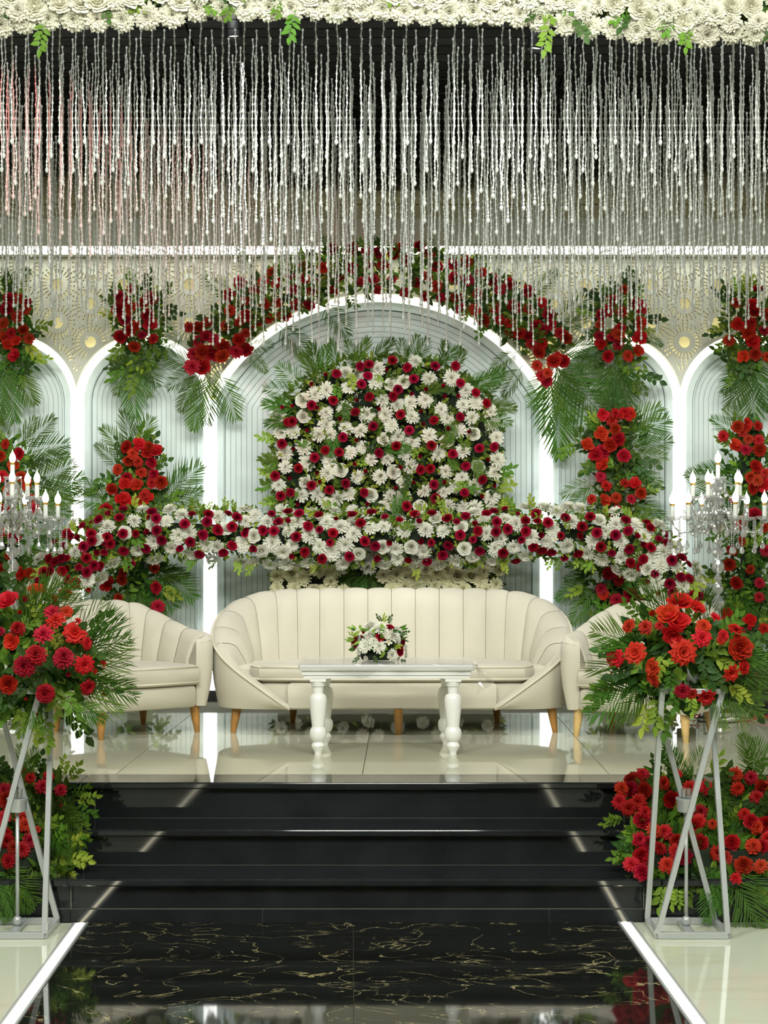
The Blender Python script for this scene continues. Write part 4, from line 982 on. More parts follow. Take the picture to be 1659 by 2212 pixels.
tub('sofa', 'long cream velvet tub sofa with a channelled curved back behind the white table', (0.045, 9.87, STG), 0, SC, .385, seat, 14, .15, .17,
    [(-.875, -.27, -.02, -.02), (.035, -.40, 0, -.01), (.90, -.27, .02, -.02), (-.58, .22, -.01, .02), (.62, .22, .01, .02)], M['wood'], ch_from=(lead, 1 - lead, cuts))
AC = [(-.270, -.355, .525), (-.325, -.385, .54), (-.380, -.355, .55), (-.395, -.24, .56), (-.40, -.05, .59), (-.385, .12, .64), (-.31, .27, .70), (-.17, .345, .725), (0, .36, .73)]
aseat = [(-.27, -.385), (0, -.395), (.27, -.385), (.29, -.30), (.28, 0), (.22, .14), (0, .20), (-.22, .14), (-.28, 0), (-.29, -.30)]
acuts = [.16, .245, .32, .39, .455, .545, .61, .68, .755, .835]
for lab, loc, rz, lm in (('cream velvet tub armchair left of the sofa, turned inward, with honey wooden legs', (-1.49, 9.64, STG), math.radians(40), M['wood']),
                         ('cream velvet tub armchair right of the sofa, turned inward, with pale wooden legs', (1.475, 9.50, STG), math.radians(-27), M['pale_wood'])):
    tub('armchair', lab, loc, rz, AC, .385, aseat, 11, .11, .085, [(-.30, -.29, -.012, -.012), (.30, -.29, .012, -.012), (-.28, .22, -.01, .012), (.28, .22, .01, .012)], lm, cat='armchair', group='cream armchairs beside the sofa',
        front_y=-.375, seat_w=.50, tip=.07, pipe=False, ch_from=(.012, .988, acuts), fan=.045, cushion_h=.11, bot=.15)

# ------------------------------------------------------------------ white coffee table, its plastic film and the centrepiece
tb0 = thing('coffee_table', 'white lacquered coffee table with turned baluster legs in front of the sofa', 'table', (0.013, 8.80, STG))
b = MB(); b.box((-.44, -.30, .425), (.44, .27, .458)); b.build('table_top', M['white_lacquer'], tb0, bevel=.010)
b = MB(); b.box((-.425, -.285, .402), (.425, .255, .425)); b.box((-.418, -.278, .385), (.418, .248, .402)); b.build('moulded_apron', M['white_lacquer'], tb0, bevel=.004)
LP = [(28, 890), (31, 872), (34, 862), (52, 834), (58, 818), (50, 800), (40, 786), (50, 780), (66, 756), (73, 722), (68, 692), (52, 668), (54, 650), (60, 600), (70, 510), (73, 450), (66, 420), (54, 408), (42, 402), (44, 372), (46, 345), (58, 340), (58, 326), (64, 322), (64, 310), (70, 302), (60, 286), (46, 280)]
for (x, y) in ((-.345, -.235), (.335, -.235), (-.325, .19), (.315, .19)):
    b = MB(); b.lathe([(r * .000604, (890 - yy) * .000604 * 1.045) for r, yy in LP], (x, y, 0), 20); b.box((x - .04, y - .04, .37), (x + .04, y + .04, .386)); b.build('leg', M['white_lacquer'], tb0, smooth=True, angle=35)
b = MB(); rg = random.Random(3); Pg = []
def film_row(f, npts=22):
    row = []
    for j in range(npts):
        x = -.42 + .90 * j / (npts - 1); row.append((x, f))
    return row
path = [(.24, .4585, 0), (.0, .4585, 0), (-.2, .4585, 0), (-.297, .459, 0), (-.306, .452, 0), (-.308, .435, 0)]
for i, (y, z, _) in enumerate(path):
    row = []
    for j in range(40):
        x = -.445 + .90 * j / 39; wv = noise.noise(Vector((x * 9, y * 9 + z * 20, 1.7))) * .006 + noise.noise(Vector((x * 30, y * 30, 4))) * .002
        dz = max(0, wv) if i < 4 else 0; dy = -abs(wv) if i >= 3 else 0
        zz = z + .0015 + dz
        if i == 5: zz -= (.05 * max(0, math.sin((x + .3) * 9)) ** 6 + .02 * max(0, math.sin(x * 21)))
        row.append((x, y + dy - .001, zz))
    Pg.append(row)
b.grid(Pg)
Pc = []
for i in range(9):                              # crumpled end hanging off the right corner
    row = []
    for j in range(9):
        u, v = i / 8, j / 8; x = .452 + .10 * v * u + .02 * noise.noise(Vector((u * 5, v * 5, 2))); y = -.30 + .22 * v + .03 * noise.noise(Vector((u * 4, v * 6, 8)))
        z = .460 - .155 * u * (1 - .3 * v) + .02 * noise.noise(Vector((u * 6, v * 6, 5))); row.append((x, y, z))
    Pc.append(row)
b.grid(Pc)
fo = b.build('plastic_film', M['plastic'], None, (0.013, 8.80, STG)); tag(fo, 'crinkled clear plastic film left over the white table top and its right corner', 'plastic film')
CP = Arr('table_centrepiece', 'small dome of white chrysanthemums and burgundy roses on the white table', 'flower arrangement', (-0.03, 8.77, STG + .467))
c0 = Vector((-0.03, 8.77, STG + .467))
b = MB(); b.lathe([(.03, 0), (.085, 0), (.095, .02), (.09, .035), (.06, .05)], n=20); b.build('tray', M['backing'], CP.o, smooth=True)
b = MB(); b.lathe([(.06, .04), (.095, .06), (.09, .11), (.05, .145), (.01, .15)], n=14); b.build('foam_core', M['leaf_dark'], CP.o, smooth=True)
def dome(px, py):
    x = (px - 818) * 8.7 / F; z = (1437 - py) * 8.7 / F - .075; r2 = x * x + z * z; y = -math.sqrt(max(.0009, .135 ** 2 - r2)); return c0 + Vector((x, y * .9, z + .075)), Vector((x, y, z + .03))
for (cx, cy, k, dm) in [(850,595,'brose',22),(1075,400,'brose',22),(1275,900,'brose',25),(335,765,'brose',17),(495,505,'bbud',12),(1355,500,'bbud',9),(455,590,'bbud',9),(540,790,'mum',38),(830,800,'mum',32),(850,430,'mum',36),(1130,570,'mum',36),(1200,640,'mum',26),(1100,980,'mum',28),(1400,870,'mum',24),(1400,1010,'mum',20),(620,540,'mum',26),(1260,480,'wrose',24),(640,350,'wrose',28),(1035,695,'frang',19),(400,880,'mum',22),(1250,1080,'mum',13),(540,1050,'mum',12),(380,500,'creammum',16),(240,800,'creammum',12),(720,680,'mum',24),(980,540,'mum',24)]:
    p, n_ = dome(740 + cx / 10.37, 1330 + cy / 10.37); CP.flower(k, p, dm * 8.7 / F, n_, .1)
for (a, z) in [(i * .5, .09) for i in range(13)]:
    if math.sin(a) > -.2:
        v = Vector((math.cos(a), math.sin(a), .4)); CP.flower('mum' if int(a * 2) % 3 else 'brose', c0 + Vector((v.x * .115, v.y * .115, z)), .075, v, .1)
for (cx, cy, dx, dz) in [(900,280,-.4,.6),(940,300,0.02,1),(1000,300,.4,.7),(350,600,-.7,.4),(650,600,.2,.5),(1150,820,.3,.1),(980,850,-.2,-.3),(1290,560,.6,.3),(440,1010,-.6,-.4),(1340,1060,.4,-.6),(760,970,0,-.5),(300,650,-.8,.0)]:
    p, n_ = dome(740 + cx / 10.37, 1330 + cy / 10.37); CP.sprig(p, Vector((dx, -.2, dz)), .05, 'l' if cx in (350, 650, 1150, 980, 940, 300) else 'd')
CP.foliage([(c0 + Vector((.12 * math.cos(a), .12 * math.sin(a), .05 + .05 * (k % 3))), (math.cos(a), math.sin(a), .3)) for k, a in enumerate(np.linspace(0, 6.28, 60))], .04, (.4, .2, .4))

# ------------------------------------------------------------------ silver twisted flower stands with their bouquets
def stand(label, x0, x1, side):
    y0, y1 = 6.695, 6.955; zt = .975; t = thing('flower_stand', label, 'flower stand', ((x0 + x1) / 2, (y0 + y1) / 2, 0), 'twisted silver flower stands at the foot of the steps')
    cx, cy = (x0 + x1) / 2, (y0 + y1) / 2; X0, X1, Y0, Y1 = x0 - cx, x1 - cx, y0 - cy, y1 - cy; w_ = .0215
    bc = [(X0, Y0), (X1, Y0), (X1, Y1), (X0, Y1)]; k = .86; tc = [(x * k, y * .95) for x, y in bc]
    for i in range(4):
        a, c = bc[i], bc[(i + 1) % 4]; b = MB(); b.bar((a[0], a[1], .014), (c[0], c[1], .014), w_, .026); b.build('base_rail', M['silver'], t, bevel=.002)
        a, c = tc[i], tc[(i + 1) % 4]; b = MB(); b.bar((a[0], a[1], zt), (c[0], c[1], zt), .020, .020); b.build('top_rail', M['silver'], t, bevel=.002)
    for i, j in ((0, 1), (1, 2), (2, 3), (3, 0)):
        b = MB(); b.bar((bc[i][0], bc[i][1], .02), (tc[j][0], tc[j][1], zt), w_, w_, (0, 1, 0)); b.build('upright', M['silver'], t, bevel=.002)
    b = MB(); b.bar((0, Y0, .012), (0, Y1, .012), .034, .018); b.build('cross_rail', M['silver'], t, bevel=.002)
    b = MB(); b.tube([(0, .01, .02), (0, .01, .48)], .0075, 10); b.build('centre_rod', M['silver'], t, smooth=True)
    b = MB(); b.lathe([(.008, -.02), (.016, -.012), (.019, 0), (.016, .012), (.008, .02)], (0, .01, .04), 14); b.build('ball', M['silver'], t, smooth=True)
    b = MB(); b.lathe([(.012, .475), (.034, .48), (.038, .49), (.038, .522), (.043, .528), (.043, .535), (.036, .535), (.034, .50)], (0, .01, 0), 22); b.build('candle_cup', M['silver'], t, smooth=True, angle=40)
    b = MB(); b.lathe([(.022, .50), (.022, .572), (.019, .572), (.019, .51)], (0, .01, 0), 16); b.build('glass_holder', M['glass'], t, smooth=True, angle=40)
    b = MB(); b.lathe([(.05, .985), (.075, .985), (.088, 1.0), (.105, 1.10), (.108, 1.105), (.100, 1.105), (.085, 1.02)], n=24)
    b.build('bucket', M['bucket'] if side == 'right' else M['chrome'], t, smooth=True, angle=40)
    return t
sR = stand('twisted silver flower stand at the right foot of the steps', 1.078, 1.354, 'right')
sL = stand('twisted silver flower stand at the left foot of the steps', -1.612, -1.338, 'left')
def bouquet(label, base, flowers, fronds, narrow, sprs, c, d, fol):
    B = Arr('bouquet', label, 'bouquet', base, 'big red bouquets on the silver stands')
    cx, cy, rx, ry = c
    b = MB(); b.lathe([(.03, -.045), (.075, -.04), (.10, .02), (.09, .08), (.04, .11)], n=12); b.build('foam_core', M['leaf_dark'], B.o, smooth=True)
    for (x, y, k, dm, *nn) in flowers:
        u, v = (x - cx) / rx, (y - cy) / ry; r2 = min(1, u * u + v * v); dep = .20 * math.sqrt(1 - r2)
        n_ = nn[0] if nn else (u * .8, -math.sqrt(max(.2, 1 - r2 * .8)), -v * .7 + .1)
        o = B.flower(k, W(x, y, d - dep - .075), dm * d / F, n_, .12)
        p = W(x, y, d - dep - .0); 
    pts = []
    for (x, y, ax, ay, n) in fol:
        for _ in range(n):
            a = B.rg.uniform(0, 6.28); r = math.sqrt(B.rg.random()); px, py = x + ax * r * math.cos(a), y + ay * r * math.sin(a)
            u, v = (px - cx) / rx, (py - cy) / ry; dep = .20 * math.sqrt(max(0, 1 - u*u - v*v))
            pts.append((W(px, py, d - dep + B.rg.uniform(.02, .12)), (u, -.4, -v)))
    B.foliage(pts, .075, (.4, .12, .48))
    for fr in fronds: B.frond(W(fr[0], fr[1], d - .06), W(fr[2], fr[3], d - .14 - B.rg.uniform(0, .06)), (B.rg.uniform(-.3, .3), -1, .2), wscale=B.rg.uniform(.8, 1.1))
    for fr in narrow: B.frond(W(fr[0], fr[1], d - .08), W(fr[2], fr[3], d - .20 - B.rg.uniform(0, .06)), (B.rg.uniform(-.3, .3), -1, .2), tuft=True)
    for (x, y, dx, dz, L, k) in sprs:
        u, v = (x - cx) / rx, (y - cy) / ry; dep = .20 * math.sqrt(max(0, 1 - u*u - v*v)); B.sprig(W(x, y, d - dep + .015), Vector((dx, -.2, dz)), L * .9, k)
    # stems down into the bucket
    b = MB()
    for i in range(0, len(flowers), 1):
        x, y = flowers[i][0], flowers[i][1]; u, v = (x - cx) / rx, (y - cy) / ry; dep = .20 * math.sqrt(max(0, 1 - u*u - v*v))
        b.tube([Vector((0.01 * math.sin(i), 0.01 * math.cos(i), .0)), (W(x, y, d - dep) - B.b) * .5 + Vector((0, 0, .03)), W(x, y, d - dep + .01) - B.b], .004, 4)
    b.build('stems', M['leaf_dark'], B.o)
    return B
cr2 = lambda L: [(1270 + a / 4.265, 1280 + c / 4.265, k, s / 4.265 * 1.08) + tuple(r) for (a, c, k, s, *r) in L]
bouquet('red amaryllis and dahlia bouquet with palm fronds on the right silver stand', (1.216, 6.825, 1.095),
    cr2([(845,100,'amar',200,(0,-.6,.8)),(740,210,'amar',185,(-.3,-.8,.6)),(830,270,'amar',180),(780,370,'amar',180,(-.1,-.7,-.5)),(1000,145,'amar',130,(.4,-.6,.7)),(600,210,'rbud',100),(870,555,'bigdahl',245,(0,-1,.05)),(535,325,'dahl',140),(385,315,'dahl',140,(-.6,-.6,.5)),(255,600,'gerb',165,(-.5,-.9,0)),(440,560,'gerb',190),(610,690,'gerb',170,(-.9,-.6,0)),(615,790,'gerb',150,(-.9,-.5,-.3)),(1060,320,'dahl',140),(1045,420,'bigdahl',180,(.2,-.9,.3)),(1165,240,'star',115,(.3,-.6,.6)),(1400,510,'carn',215,(.2,-1,.2)),(1350,350,'dahl',145,(.3,-.5,.8)),(1240,400,'dahl',110),(1300,730,'star',185,(.3,-.8,-.3)),(1420,690,'dahl',140),(1520,790,'star',130,(.8,-.5,0)),(870,900,'dahl',150,(0,-.8,-.4)),(1080,940,'star',195,(.2,-.8,-.5)),(955,930,'dahl',110),(1220,440,'dahl',90),(660,310,'dahl',90),(1470,340,'rbud',70),(230,740,'rbud',45)]),
    [(1410,1460,1285,1535),(1400,1440,1300,1490),(1420,1400,1302,1358),(1550,1350,1605,1300),(1560,1430,1655,1500),(1540,1480,1640,1535),(1420,1470,1350,1550)],
    [(1440,1360,1370,1275),(1450,1350,1405,1270),(1480,1350,1470,1285),(1500,1340,1530,1285),(1520,1360,1545,1300),(1550,1400,1640,1440),(1520,1400,1520,1330),(1440,1420,1425,1480),(1420,1400,1320,1390),(1550,1480,1560,1560),(1540,1490,1590,1545),(1460,1340,1435,1290),(1410,1410,1306,1395),(1560,1470,1600,1550),(1560,1410,1662,1425),(1420,1420,1290,1440),(1560,1440,1650,1470)],
    [(1390,1340,-.5,.5,.13,'g'),(1485,1355,.1,.6,.15,'l'),(1420,1385,-.5,.5,.13,'g'),(1440,1410,-.3,-.6,.14,'l'),(1510,1410,.6,.2,.14,'g'),(1540,1415,.5,-.3,.13,'l'),(1470,1470,-.2,-.8,.14,'g'),(1425,1500,-.1,-1,.16,'g'),(1430,1510,.05,-1,.17,'g'),(1400,1510,-.2,-1,.15,'l'),(1495,1490,0,-1,.11,'l'),(1520,1430,.4,-.5,.14,'d'),(1515,1400,.2,-.7,.17,'d'),(1570,1470,.6,-.5,.13,'l'),(1590,1480,.6,-.4,.13,'g'),(1590,1400,.6,.3,.14,'d'),(1350,1420,-.8,.2,.14,'d'),(1340,1470,-.8,-.4,.16,'g'),(1330,1485,-.7,-.5,.16,'g'),(1380,1440,-.7,-.2,.15,'d'),(1580,1440,.8,-.2,.16,'d'),(1600,1500,.6,-.7,.14,'d'),(1450,1440,0,-.5,.12,'g'),(1550,1370,.5,.5,.14,'g')],
    (1475, 1415, 165, 140), 6.86, [(1450,1390,80,60,150),(1535,1420,75,70,150),(1395,1440,50,50,80),(1480,1500,80,30,60)])
cl2 = lambda L: [(a / 6.144, 1260 + c / 6.144, k, s / 6.144 * 1.06) + tuple(r) for (a, c, k, s, *r) in L]
bouquet('red and crimson bouquet with palm fronds on the left silver stand', (-1.475, 6.825, 1.095),
    cl2([(110,250,'amar',260,(-.1,-.7,.6)),(490,110,'amar',210,(.1,-.6,.7)),(345,240,'rbud',150),(720,240,'rbud',160,(.2,-.5,.8)),(700,400,'dahl',240,(.1,-.7,.6)),(875,390,'gerb',190,(.2,-.7,.6)),(995,660,'gerb',285,(.25,-1,.15)),(1140,800,'gerb',180,(.9,-.5,0)),(740,500,'bigdahl',250,(.1,-.8,.5)),(1110,1080,'bigdahl',270,(.4,-.9,-.1)),(240,610,'ball',200,(-.1,-.8,.5)),(165,780,'amar',200,(-.2,-.9,.1)),(580,690,'carn',275,(0,-.8,.5)),(480,960,'ball',285,(0,-1,.25)),(330,1100,'ball',295,(-.1,-1,0)),(840,1000,'ball',285,(.2,-.8,.4)),(600,1460,'ball',260,(0,-1,-.15)),(110,1340,'carn',240,(-.2,-1,-.1)),(10,640,'ball',120),(1150,1370,'dahl',230,(.5,-.6,-.3)),(1375,1430,'dahl',160,(.8,-.4,-.3)),(1355,1070,'star',120,(.7,-.4,.3)),(270,400,'rbud',100),(870,130,'carn',170,(.3,-.4,.8)),(1250,1165,'star',90,(.7,-.4,0)),(345,1520,'rbud',75),(490,1730,'rbud',65),(900,1200,'rbud',100),(1030,510,'star',110,(.4,-.4,.7)),(-150,900,'carn',240),(-200,600,'dahl',240),(-120,350,'dahl',200),(-150,1200,'dahl',220)]),
    [(150,1430,258,1385),(150,1460,272,1500),(130,1500,210,1550),(60,1320,140,1262),(20,1440,-40,1400),(10,1480,-40,1540),(60,1500,40,1580)],
    [(55,1400,85,1270),(60,1395,110,1275),(55,1390,55,1280),(50,1400,75,1300),(60,1380,125,1300),(150,1440,262,1400),(150,1450,255,1445),(150,1470,268,1480),(140,1490,200,1545),(130,1490,170,1565),(75,1500,65,1560),(70,1500,85,1570),(40,1400,-10,1430),(150,1430,235,1335),(110,1300,160,1265),(120,1330,175,1290),(150,1420,250,1350),(150,1400,215,1315),(150,1480,245,1530),(155,1440,262,1430)],
    [(20,1340,-.5,.6,.16,'g'),(30,1350,.6,.2,.16,'g'),(10,1420,-.5,-.3,.17,'g'),(0,1450,-.6,0,.17,'g'),(20,1460,-.3,-.6,.17,'d'),(95,1355,-.2,.5,.13,'l'),(105,1350,.4,-.5,.13,'l'),(125,1470,0,-.8,.16,'g'),(130,1480,.5,-.7,.16,'g'),(155,1445,.3,.2,.13,'g'),(50,1520,-.1,-1,.14,'l'),(40,1510,-.6,-.7,.15,'g'),(60,1530,.3,-1,.15,'l'),(130,1400,.2,.2,.17,'d'),(140,1410,.5,.0,.17,'d'),(110,1440,-.3,-.3,.16,'d'),(60,1480,-.4,-.4,.14,'d'),(180,1370,.6,.5,.15,'d'),(190,1460,.8,-.3,.15,'d'),(150,1530,.5,-.7,.17,'d'),(100,1540,.1,-1,.16,'g'),(30,1290,-.2,.8,.14,'d')],
    (70, 1415, 175, 140), 6.86, [(80,1400,85,85,180),(40,1480,80,60,120),(145,1440,50,60,80),(-60,1420,80,100,120)])

# ------------------------------------------------------------------ red flower beds laid over the steps
def bed(label, base, flowers, fronds, sprs, fol, group):
    B = Arr('flower_bed', label, 'flower bed', base, group); rg = B.rg
    dep = lambda y: 7.06 + max(0, min(1, (1905 - y) / 240)) * .50
    for (x, y, *k) in flowers: B.flower(k[0] if k else rg.choice(('carn', 'dahl', 'carn', 'bigdahl')), W(x, y, dep(y) - rg.uniform(.12, .16)), (k[1] if len(k) > 1 else rg.uniform(34, 41)) * 7.2 / F, (rg.uniform(-.4, .4), -1, rg.uniform(.0, .6)), .15)
    pts = []
    for (x, y, ax, ay, n) in fol:
        for _ in range(n):
            a = rg.uniform(0, 6.28); r = math.sqrt(rg.random()); px, py = x + ax * r * math.cos(a), y + ay * r * math.sin(a); pts.append((W(px, py, dep(py) - .02 - .05 * rg.random()), (math.cos(a), -.6, .4)))
    B.foliage(pts, .065, (.45, .15, .4))
    for s in range(2):                         # foam blocks lying on the treads
        z = (Z1, Z2, Z3)[s]; y = (7.12, 7.42, 7.72)[s]; b = MB(); x_ = [W(p[0], 1780, 7.2).x for p in flowers]
        b.box((min(x_) + .10, y - .07, z + .002), (max(x_) - .02, y + .07, z + (.10, .10, .05)[s])); o = b.build('foam_core', M['backing'], None); o.parent = B.o; o.location = -B.b
    for fr in fronds: B.frond(W(fr[0], fr[1], dep(fr[1]) - .10), W(fr[2], fr[3], dep(min(fr[3], 1900)) - .17 - (fr[4] if len(fr) > 4 else 0)), (rg.uniform(-.3, .3), -1, .3), wscale=rg.uniform(.8, 1.05))
    for (x, y, dx, dz, L, k) in sprs: B.sprig(W(x, y, dep(y) - .08), Vector((dx, -.3, dz)), L * .9, k)
crb = lambda L: [(1320 + p[0] / 4.894, 1640 + p[1] / 4.894) + tuple(p[2:]) for p in L]
bed('red carnation and dahlia bed spilling over the right side of the steps', (1.45, 7.1, Z1),
    crb([(330,170),(220,230),(270,220),(110,320),(200,320),(350,330),(90,450),(190,520),(290,450),(350,570),(330,650),(540,260),(700,160,'star',26),(830,310),(1000,300),(640,430),(940,560),(930,660),(870,720),(1075,690,'dahl',24),(560,770),(450,760),(290,850),(400,900),(510,950),(700,870),(310,1030),(215,1120),(330,1200),(595,1120,'bigdahl',39),(690,980),(940,890),(1130,990),(1200,1050),(1280,880),(1500,930),(1590,930),(1400,1120),(1580,1130),(1310,1270,'star',32),(1320,160),(1480,200),(1330,310),(1590,310),(1540,410),(1410,590,'dahl',30),(1480,660),(1530,720),(1640,690),(1650,840),(760,1020),(1720,250),(1740,500),(1750,950),(1800,1100)]),
    [(1480,1700,1440,1605),(1490,1700,1515,1620),(1480,1700,1460,1620),(1640,1700,1610,1590),(1660,1700,1640,1600),(1450,1720,1365,1700),(1460,1720,1400,1775),(1500,1700,1560,1760),(1520,1700,1580,1740),(1520,1740,1530,1810),(1570,1860,1650,1985,.05),(1560,1870,1620,2000,.05),(1560,1860,1530,1975,.02),(1545,1870,1560,1960,.02),(1600,1880,1690,1960,.02)],
    crb([(150,650,-.8,.1,.10,'g'),(100,650,-.8,-.1,.1,'g'),(230,980,-.8,-.2,.12,'g'),(250,960,-.6,.2,.10,'d'),(560,120,0,1,.12,'d'),(500,160,-.3,.8,.1,'d'),(1430,90,.1,1,.10,'g'),(1480,110,.6,.5,.1,'g'),(1030,170,.4,.8,.13,'l'),(660,620,.2,.7,.09,'l'),(680,700,.5,.2,.12,'g'),(700,750,-.4,-.1,.12,'g'),(560,1300,-.2,-1,.13,'l'),(590,1290,.2,-1,.12,'l'),(700,1330,.1,-1,.1,'l'),(850,1250,-.2,-.9,.14,'g'),(900,1240,.4,-.7,.12,'g'),(1280,680,.1,.4,.11,'l'),(1350,720,.4,-.4,.13,'g'),(1400,790,-.2,-.4,.13,'g'),(1500,1060,.5,.1,.1,'l'),(1480,1150,.1,-.8,.11,'l'),(1500,1270,.3,-.7,.1,'l'),(1640,1300,.2,-.9,.11,'l'),(1150,330,.2,.7,.14,'d'),(1200,450,-.3,.3,.15,'d'),(1540,560,.3,.5,.14,'d'),(980,1080,.3,-.2,.15,'d'),(1280,450,.5,-.1,.15,'d'),(500,1230,-.2,-.8,.12,'g')]),
    [(1430,1720,70,55,240),(1580,1730,70,60,240),(1420,1830,70,50,240),(1560,1830,90,60,300),(1480,1890,90,18,100),(1620,1870,60,40,120)], 'red flower beds on the steps')
clb = lambda L: [(p[0] / 2.963, 1600 + p[1] / 2.963) + tuple(p[2:]) for p in L]
bed('red carnation bed with lime leaves spilling over the left side of the steps', (-1.62, 7.1, Z1),
    clb([(150,190,'star',22),(30,320),(45,380),(270,300,'dahl',39),(310,230,'dahl',28),(195,240,'dahl',28),(390,320,'dahl',32),(380,410,'dahl',22),(25,500),(150,500),(160,540),(20,600),(40,640),(190,640),(145,700,'dahl',38),(60,770),(240,570,'star',18),(100,690),(-60,350),(-80,500),(-70,650),(-150,420),(-160,600)]),
    [(60,1690,40,1615),(55,1690,75,1620),(110,1740,165,1790),(120,1745,170,1770),(100,1760,130,1830),(10,1880,55,1965),(0,1890,30,1980),(5,1870,65,1940),(-10,1890,5,1985)],
    clb([(400,240,.1,1,.11,'l'),(430,260,.5,.7,.12,'l'),(440,340,.8,.3,.12,'g'),(470,380,.9,.2,.13,'l'),(450,420,.8,-.2,.14,'g'),(440,460,.7,-.5,.13,'g'),(400,680,.7,.4,.13,'l'),(430,660,.8,.2,.12,'g'),(420,740,.8,-.1,.13,'l'),(380,790,.6,-.5,.13,'l'),(340,770,.1,-.6,.13,'l'),(260,600,.4,.5,.12,'l'),(280,560,.4,.3,.12,'l'),(210,830,0,-.8,.12,'l'),(180,850,-.3,-.8,.12,'l'),(250,800,.5,-.4,.13,'g'),(40,230,-.3,.8,.13,'d'),(230,210,.2,.6,.12,'d'),(320,480,.3,.3,.15,'d'),(300,540,.5,-.2,.15,'d'),(240,450,-.2,.3,.14,'d'),(120,420,0,.5,.13,'d'),(60,830,-.4,-.7,.13,'g'),(330,680,.4,.6,.13,'g'),(430,690,.7,.5,.11,'g'),(450,700,.8,-.3,.12,'l')]),
    [(50,1720,70,70,200),(110,1740,45,60,220),(60,1830,80,55,240),(125,1850,40,40,160),(-40,1780,60,90,120)], 'red flower beds on the steps')

# ------------------------------------------------------------------ crystal candelabra floor stands
def candelabrum(label, px, d, top_py, spin, seed):
    x = (px - 829.5) * d / F; s = d / F; zz = lambda py: EYE - (py - 1180) * s - STG
    t = thing('candelabrum', label, 'candelabra', (x, d, STG), 'crystal candelabra behind the armchairs'); rg = random.Random(seed); dy = top_py - 978
    b = MB(); b.lathe([(.12, 0), (.135, .008), (.135, .02), (.12, .03), (.105, .034), (.10, .055), (.06, .07), (.03, .085), (.02, .10)], n=28); b.build('base', M['chrome'], t, smooth=True, angle=35)
    b = MB(); b.tube([(0, 0, .08), (0, 0, zz(1040 + dy))], .008, 8); b.build('rod', M['chrome'], t, smooth=True)
    z = .10; zt = zz(1150 + dy)
    k = 0
    while z < zt - .03:
        h = (.075, .05, .095)[k % 3]; r = (.034, .024, .040)[k % 3]; b = MB()
        b.lathe([(.010, z), (r * .7, z + h * .12), (r, z + h * .35), (r * .96, z + h * .6), (r * .6, z + h * .85), (.010, z + h)], n=9); b.build('crystal_bead', M['crystal'], t); z += h; k += 1
    b = MB(); b.lathe([(.012, zz(1152 + dy)), (.03, zz(1148 + dy)), (.052, zz(1140 + dy)), (.052, zz(1134 + dy)), (.015, zz(1128 + dy))], n=18); b.build('arm_hub', M['chrome'], t, smooth=True, angle=40)
    for (pa, pb, r) in ((1130, 1098, .045), (1098, 1070, .040), (1070, 1036, .048)):
        b = MB(); b.lathe([(.012, zz(pa + dy)), (r * .8, zz(pa * .75 + pb * .25 + dy)), (r, zz(pa * .5 + pb * .5 + dy)), (r * .7, zz(pa * .2 + pb * .8 + dy)), (.014, zz(pb + dy))], n=10); b.build('crystal_bead', M['crystal'], t)
    def light(o_, p, big=1.0):
        """cup, sleeve, gold ring, bulb and drops: all under one arm"""
        c = Vector(p)
        b = MB(); n = 12; vs = []
        prof = [(.012, -.012), (.03, -.004), (.052, .008), (.058, .018)]
        for r, z_ in prof:
            for q in range(n): a = 2 * PI * q / n; rr = r * (1.0 if q % 2 else .86); vs.append(c + Vector((rr * math.cos(a), rr * math.sin(a), z_)))
        b.add(vs, [(i*n+q, i*n+(q+1)%n, (i+1)*n+(q+1)%n, (i+1)*n+q) for i in range(3) for q in range(n)]); b.build('drip_cup', M['crystal'], o_)
        b = MB(); b.tube([c + Vector((0, 0, .0)), c + Vector((0, 0, .085 * big))], .0135, 12); b.build('candle_sleeve', M['sleeve'], o_, smooth=True, angle=40)
        b = MB(); b.tube([c + Vector((0, 0, .085 * big)), c + Vector((0, 0, .097 * big))], .0155, 12); b.build('gold_ring', M['gold'], o_, smooth=True, angle=40)
        b = MB(); z0 = .097 * big; b.lathe([(.010, z0), (.017, z0 + .010), (.0195, z0 + .026), (.015, z0 + .044), (.007, z0 + .058), (.0022, z0 + .068), (.0008, z0 + .078)], c, 12); b.build('bulb', M['bulb'], o_, smooth=True)
        for q in range(5):
            a = 2 * PI * q / 5 + .3; e = c + Vector((.052 * math.cos(a), .052 * math.sin(a), .004)); L = rg.choice((.05, .06, .13, .16)); b = MB(); zc = 0
            while zc < L: 
                b.lathe([(.001, -zc), (.0055, -zc - .006), (.001, -zc - .012)], e, 5); zc += .0125
            b.lathe([(.001, -L), (.008, -L - .012), (.0155, -L - .032), (.012, -L - .046), (.001, -L - .054)], e, 7); b.build('crystal_drop', M['crystal'], o_)
    top = bpy.data.objects.new('top_candle', None); COL.objects.link(top); top.parent = t; light(top, (0, 0, zz(1036 + dy)), 1.05)
    for tier, (n, rad, pz, zh) in enumerate(((5, .150, 1078, 1118), (6, .275, 1122, 1138))):
        for q in range(n):
            a = spin + 2 * PI * q / n + tier * .35; ax, ay = math.cos(a), math.sin(a); ze = zz(pz + dy) - .012; zs = zz(zh + dy)
            arm = bpy.data.objects.new('arm', None); COL.objects.link(arm); arm.parent = t; b = MB()
            Pp = [Vector((ax * r_ * rad, ay * r_ * rad, zs + (ze - zs) * f + g)) for r_, f, g in ((.12, 0, 0), (.25, .0, .03), (.42, .1, .022), (.62, .15, -.035), (.82, .3, -.045), (.95, .6, -.02), (1.0, 1, 0))]
            b.tube(Pp, .0055, 7); b.build('curved_tube', M['glass'] if tier and q % 2 else M['chrome'], arm, smooth=True); light(arm, (ax * rad, ay * rad, zz(pz + dy)))
    return t
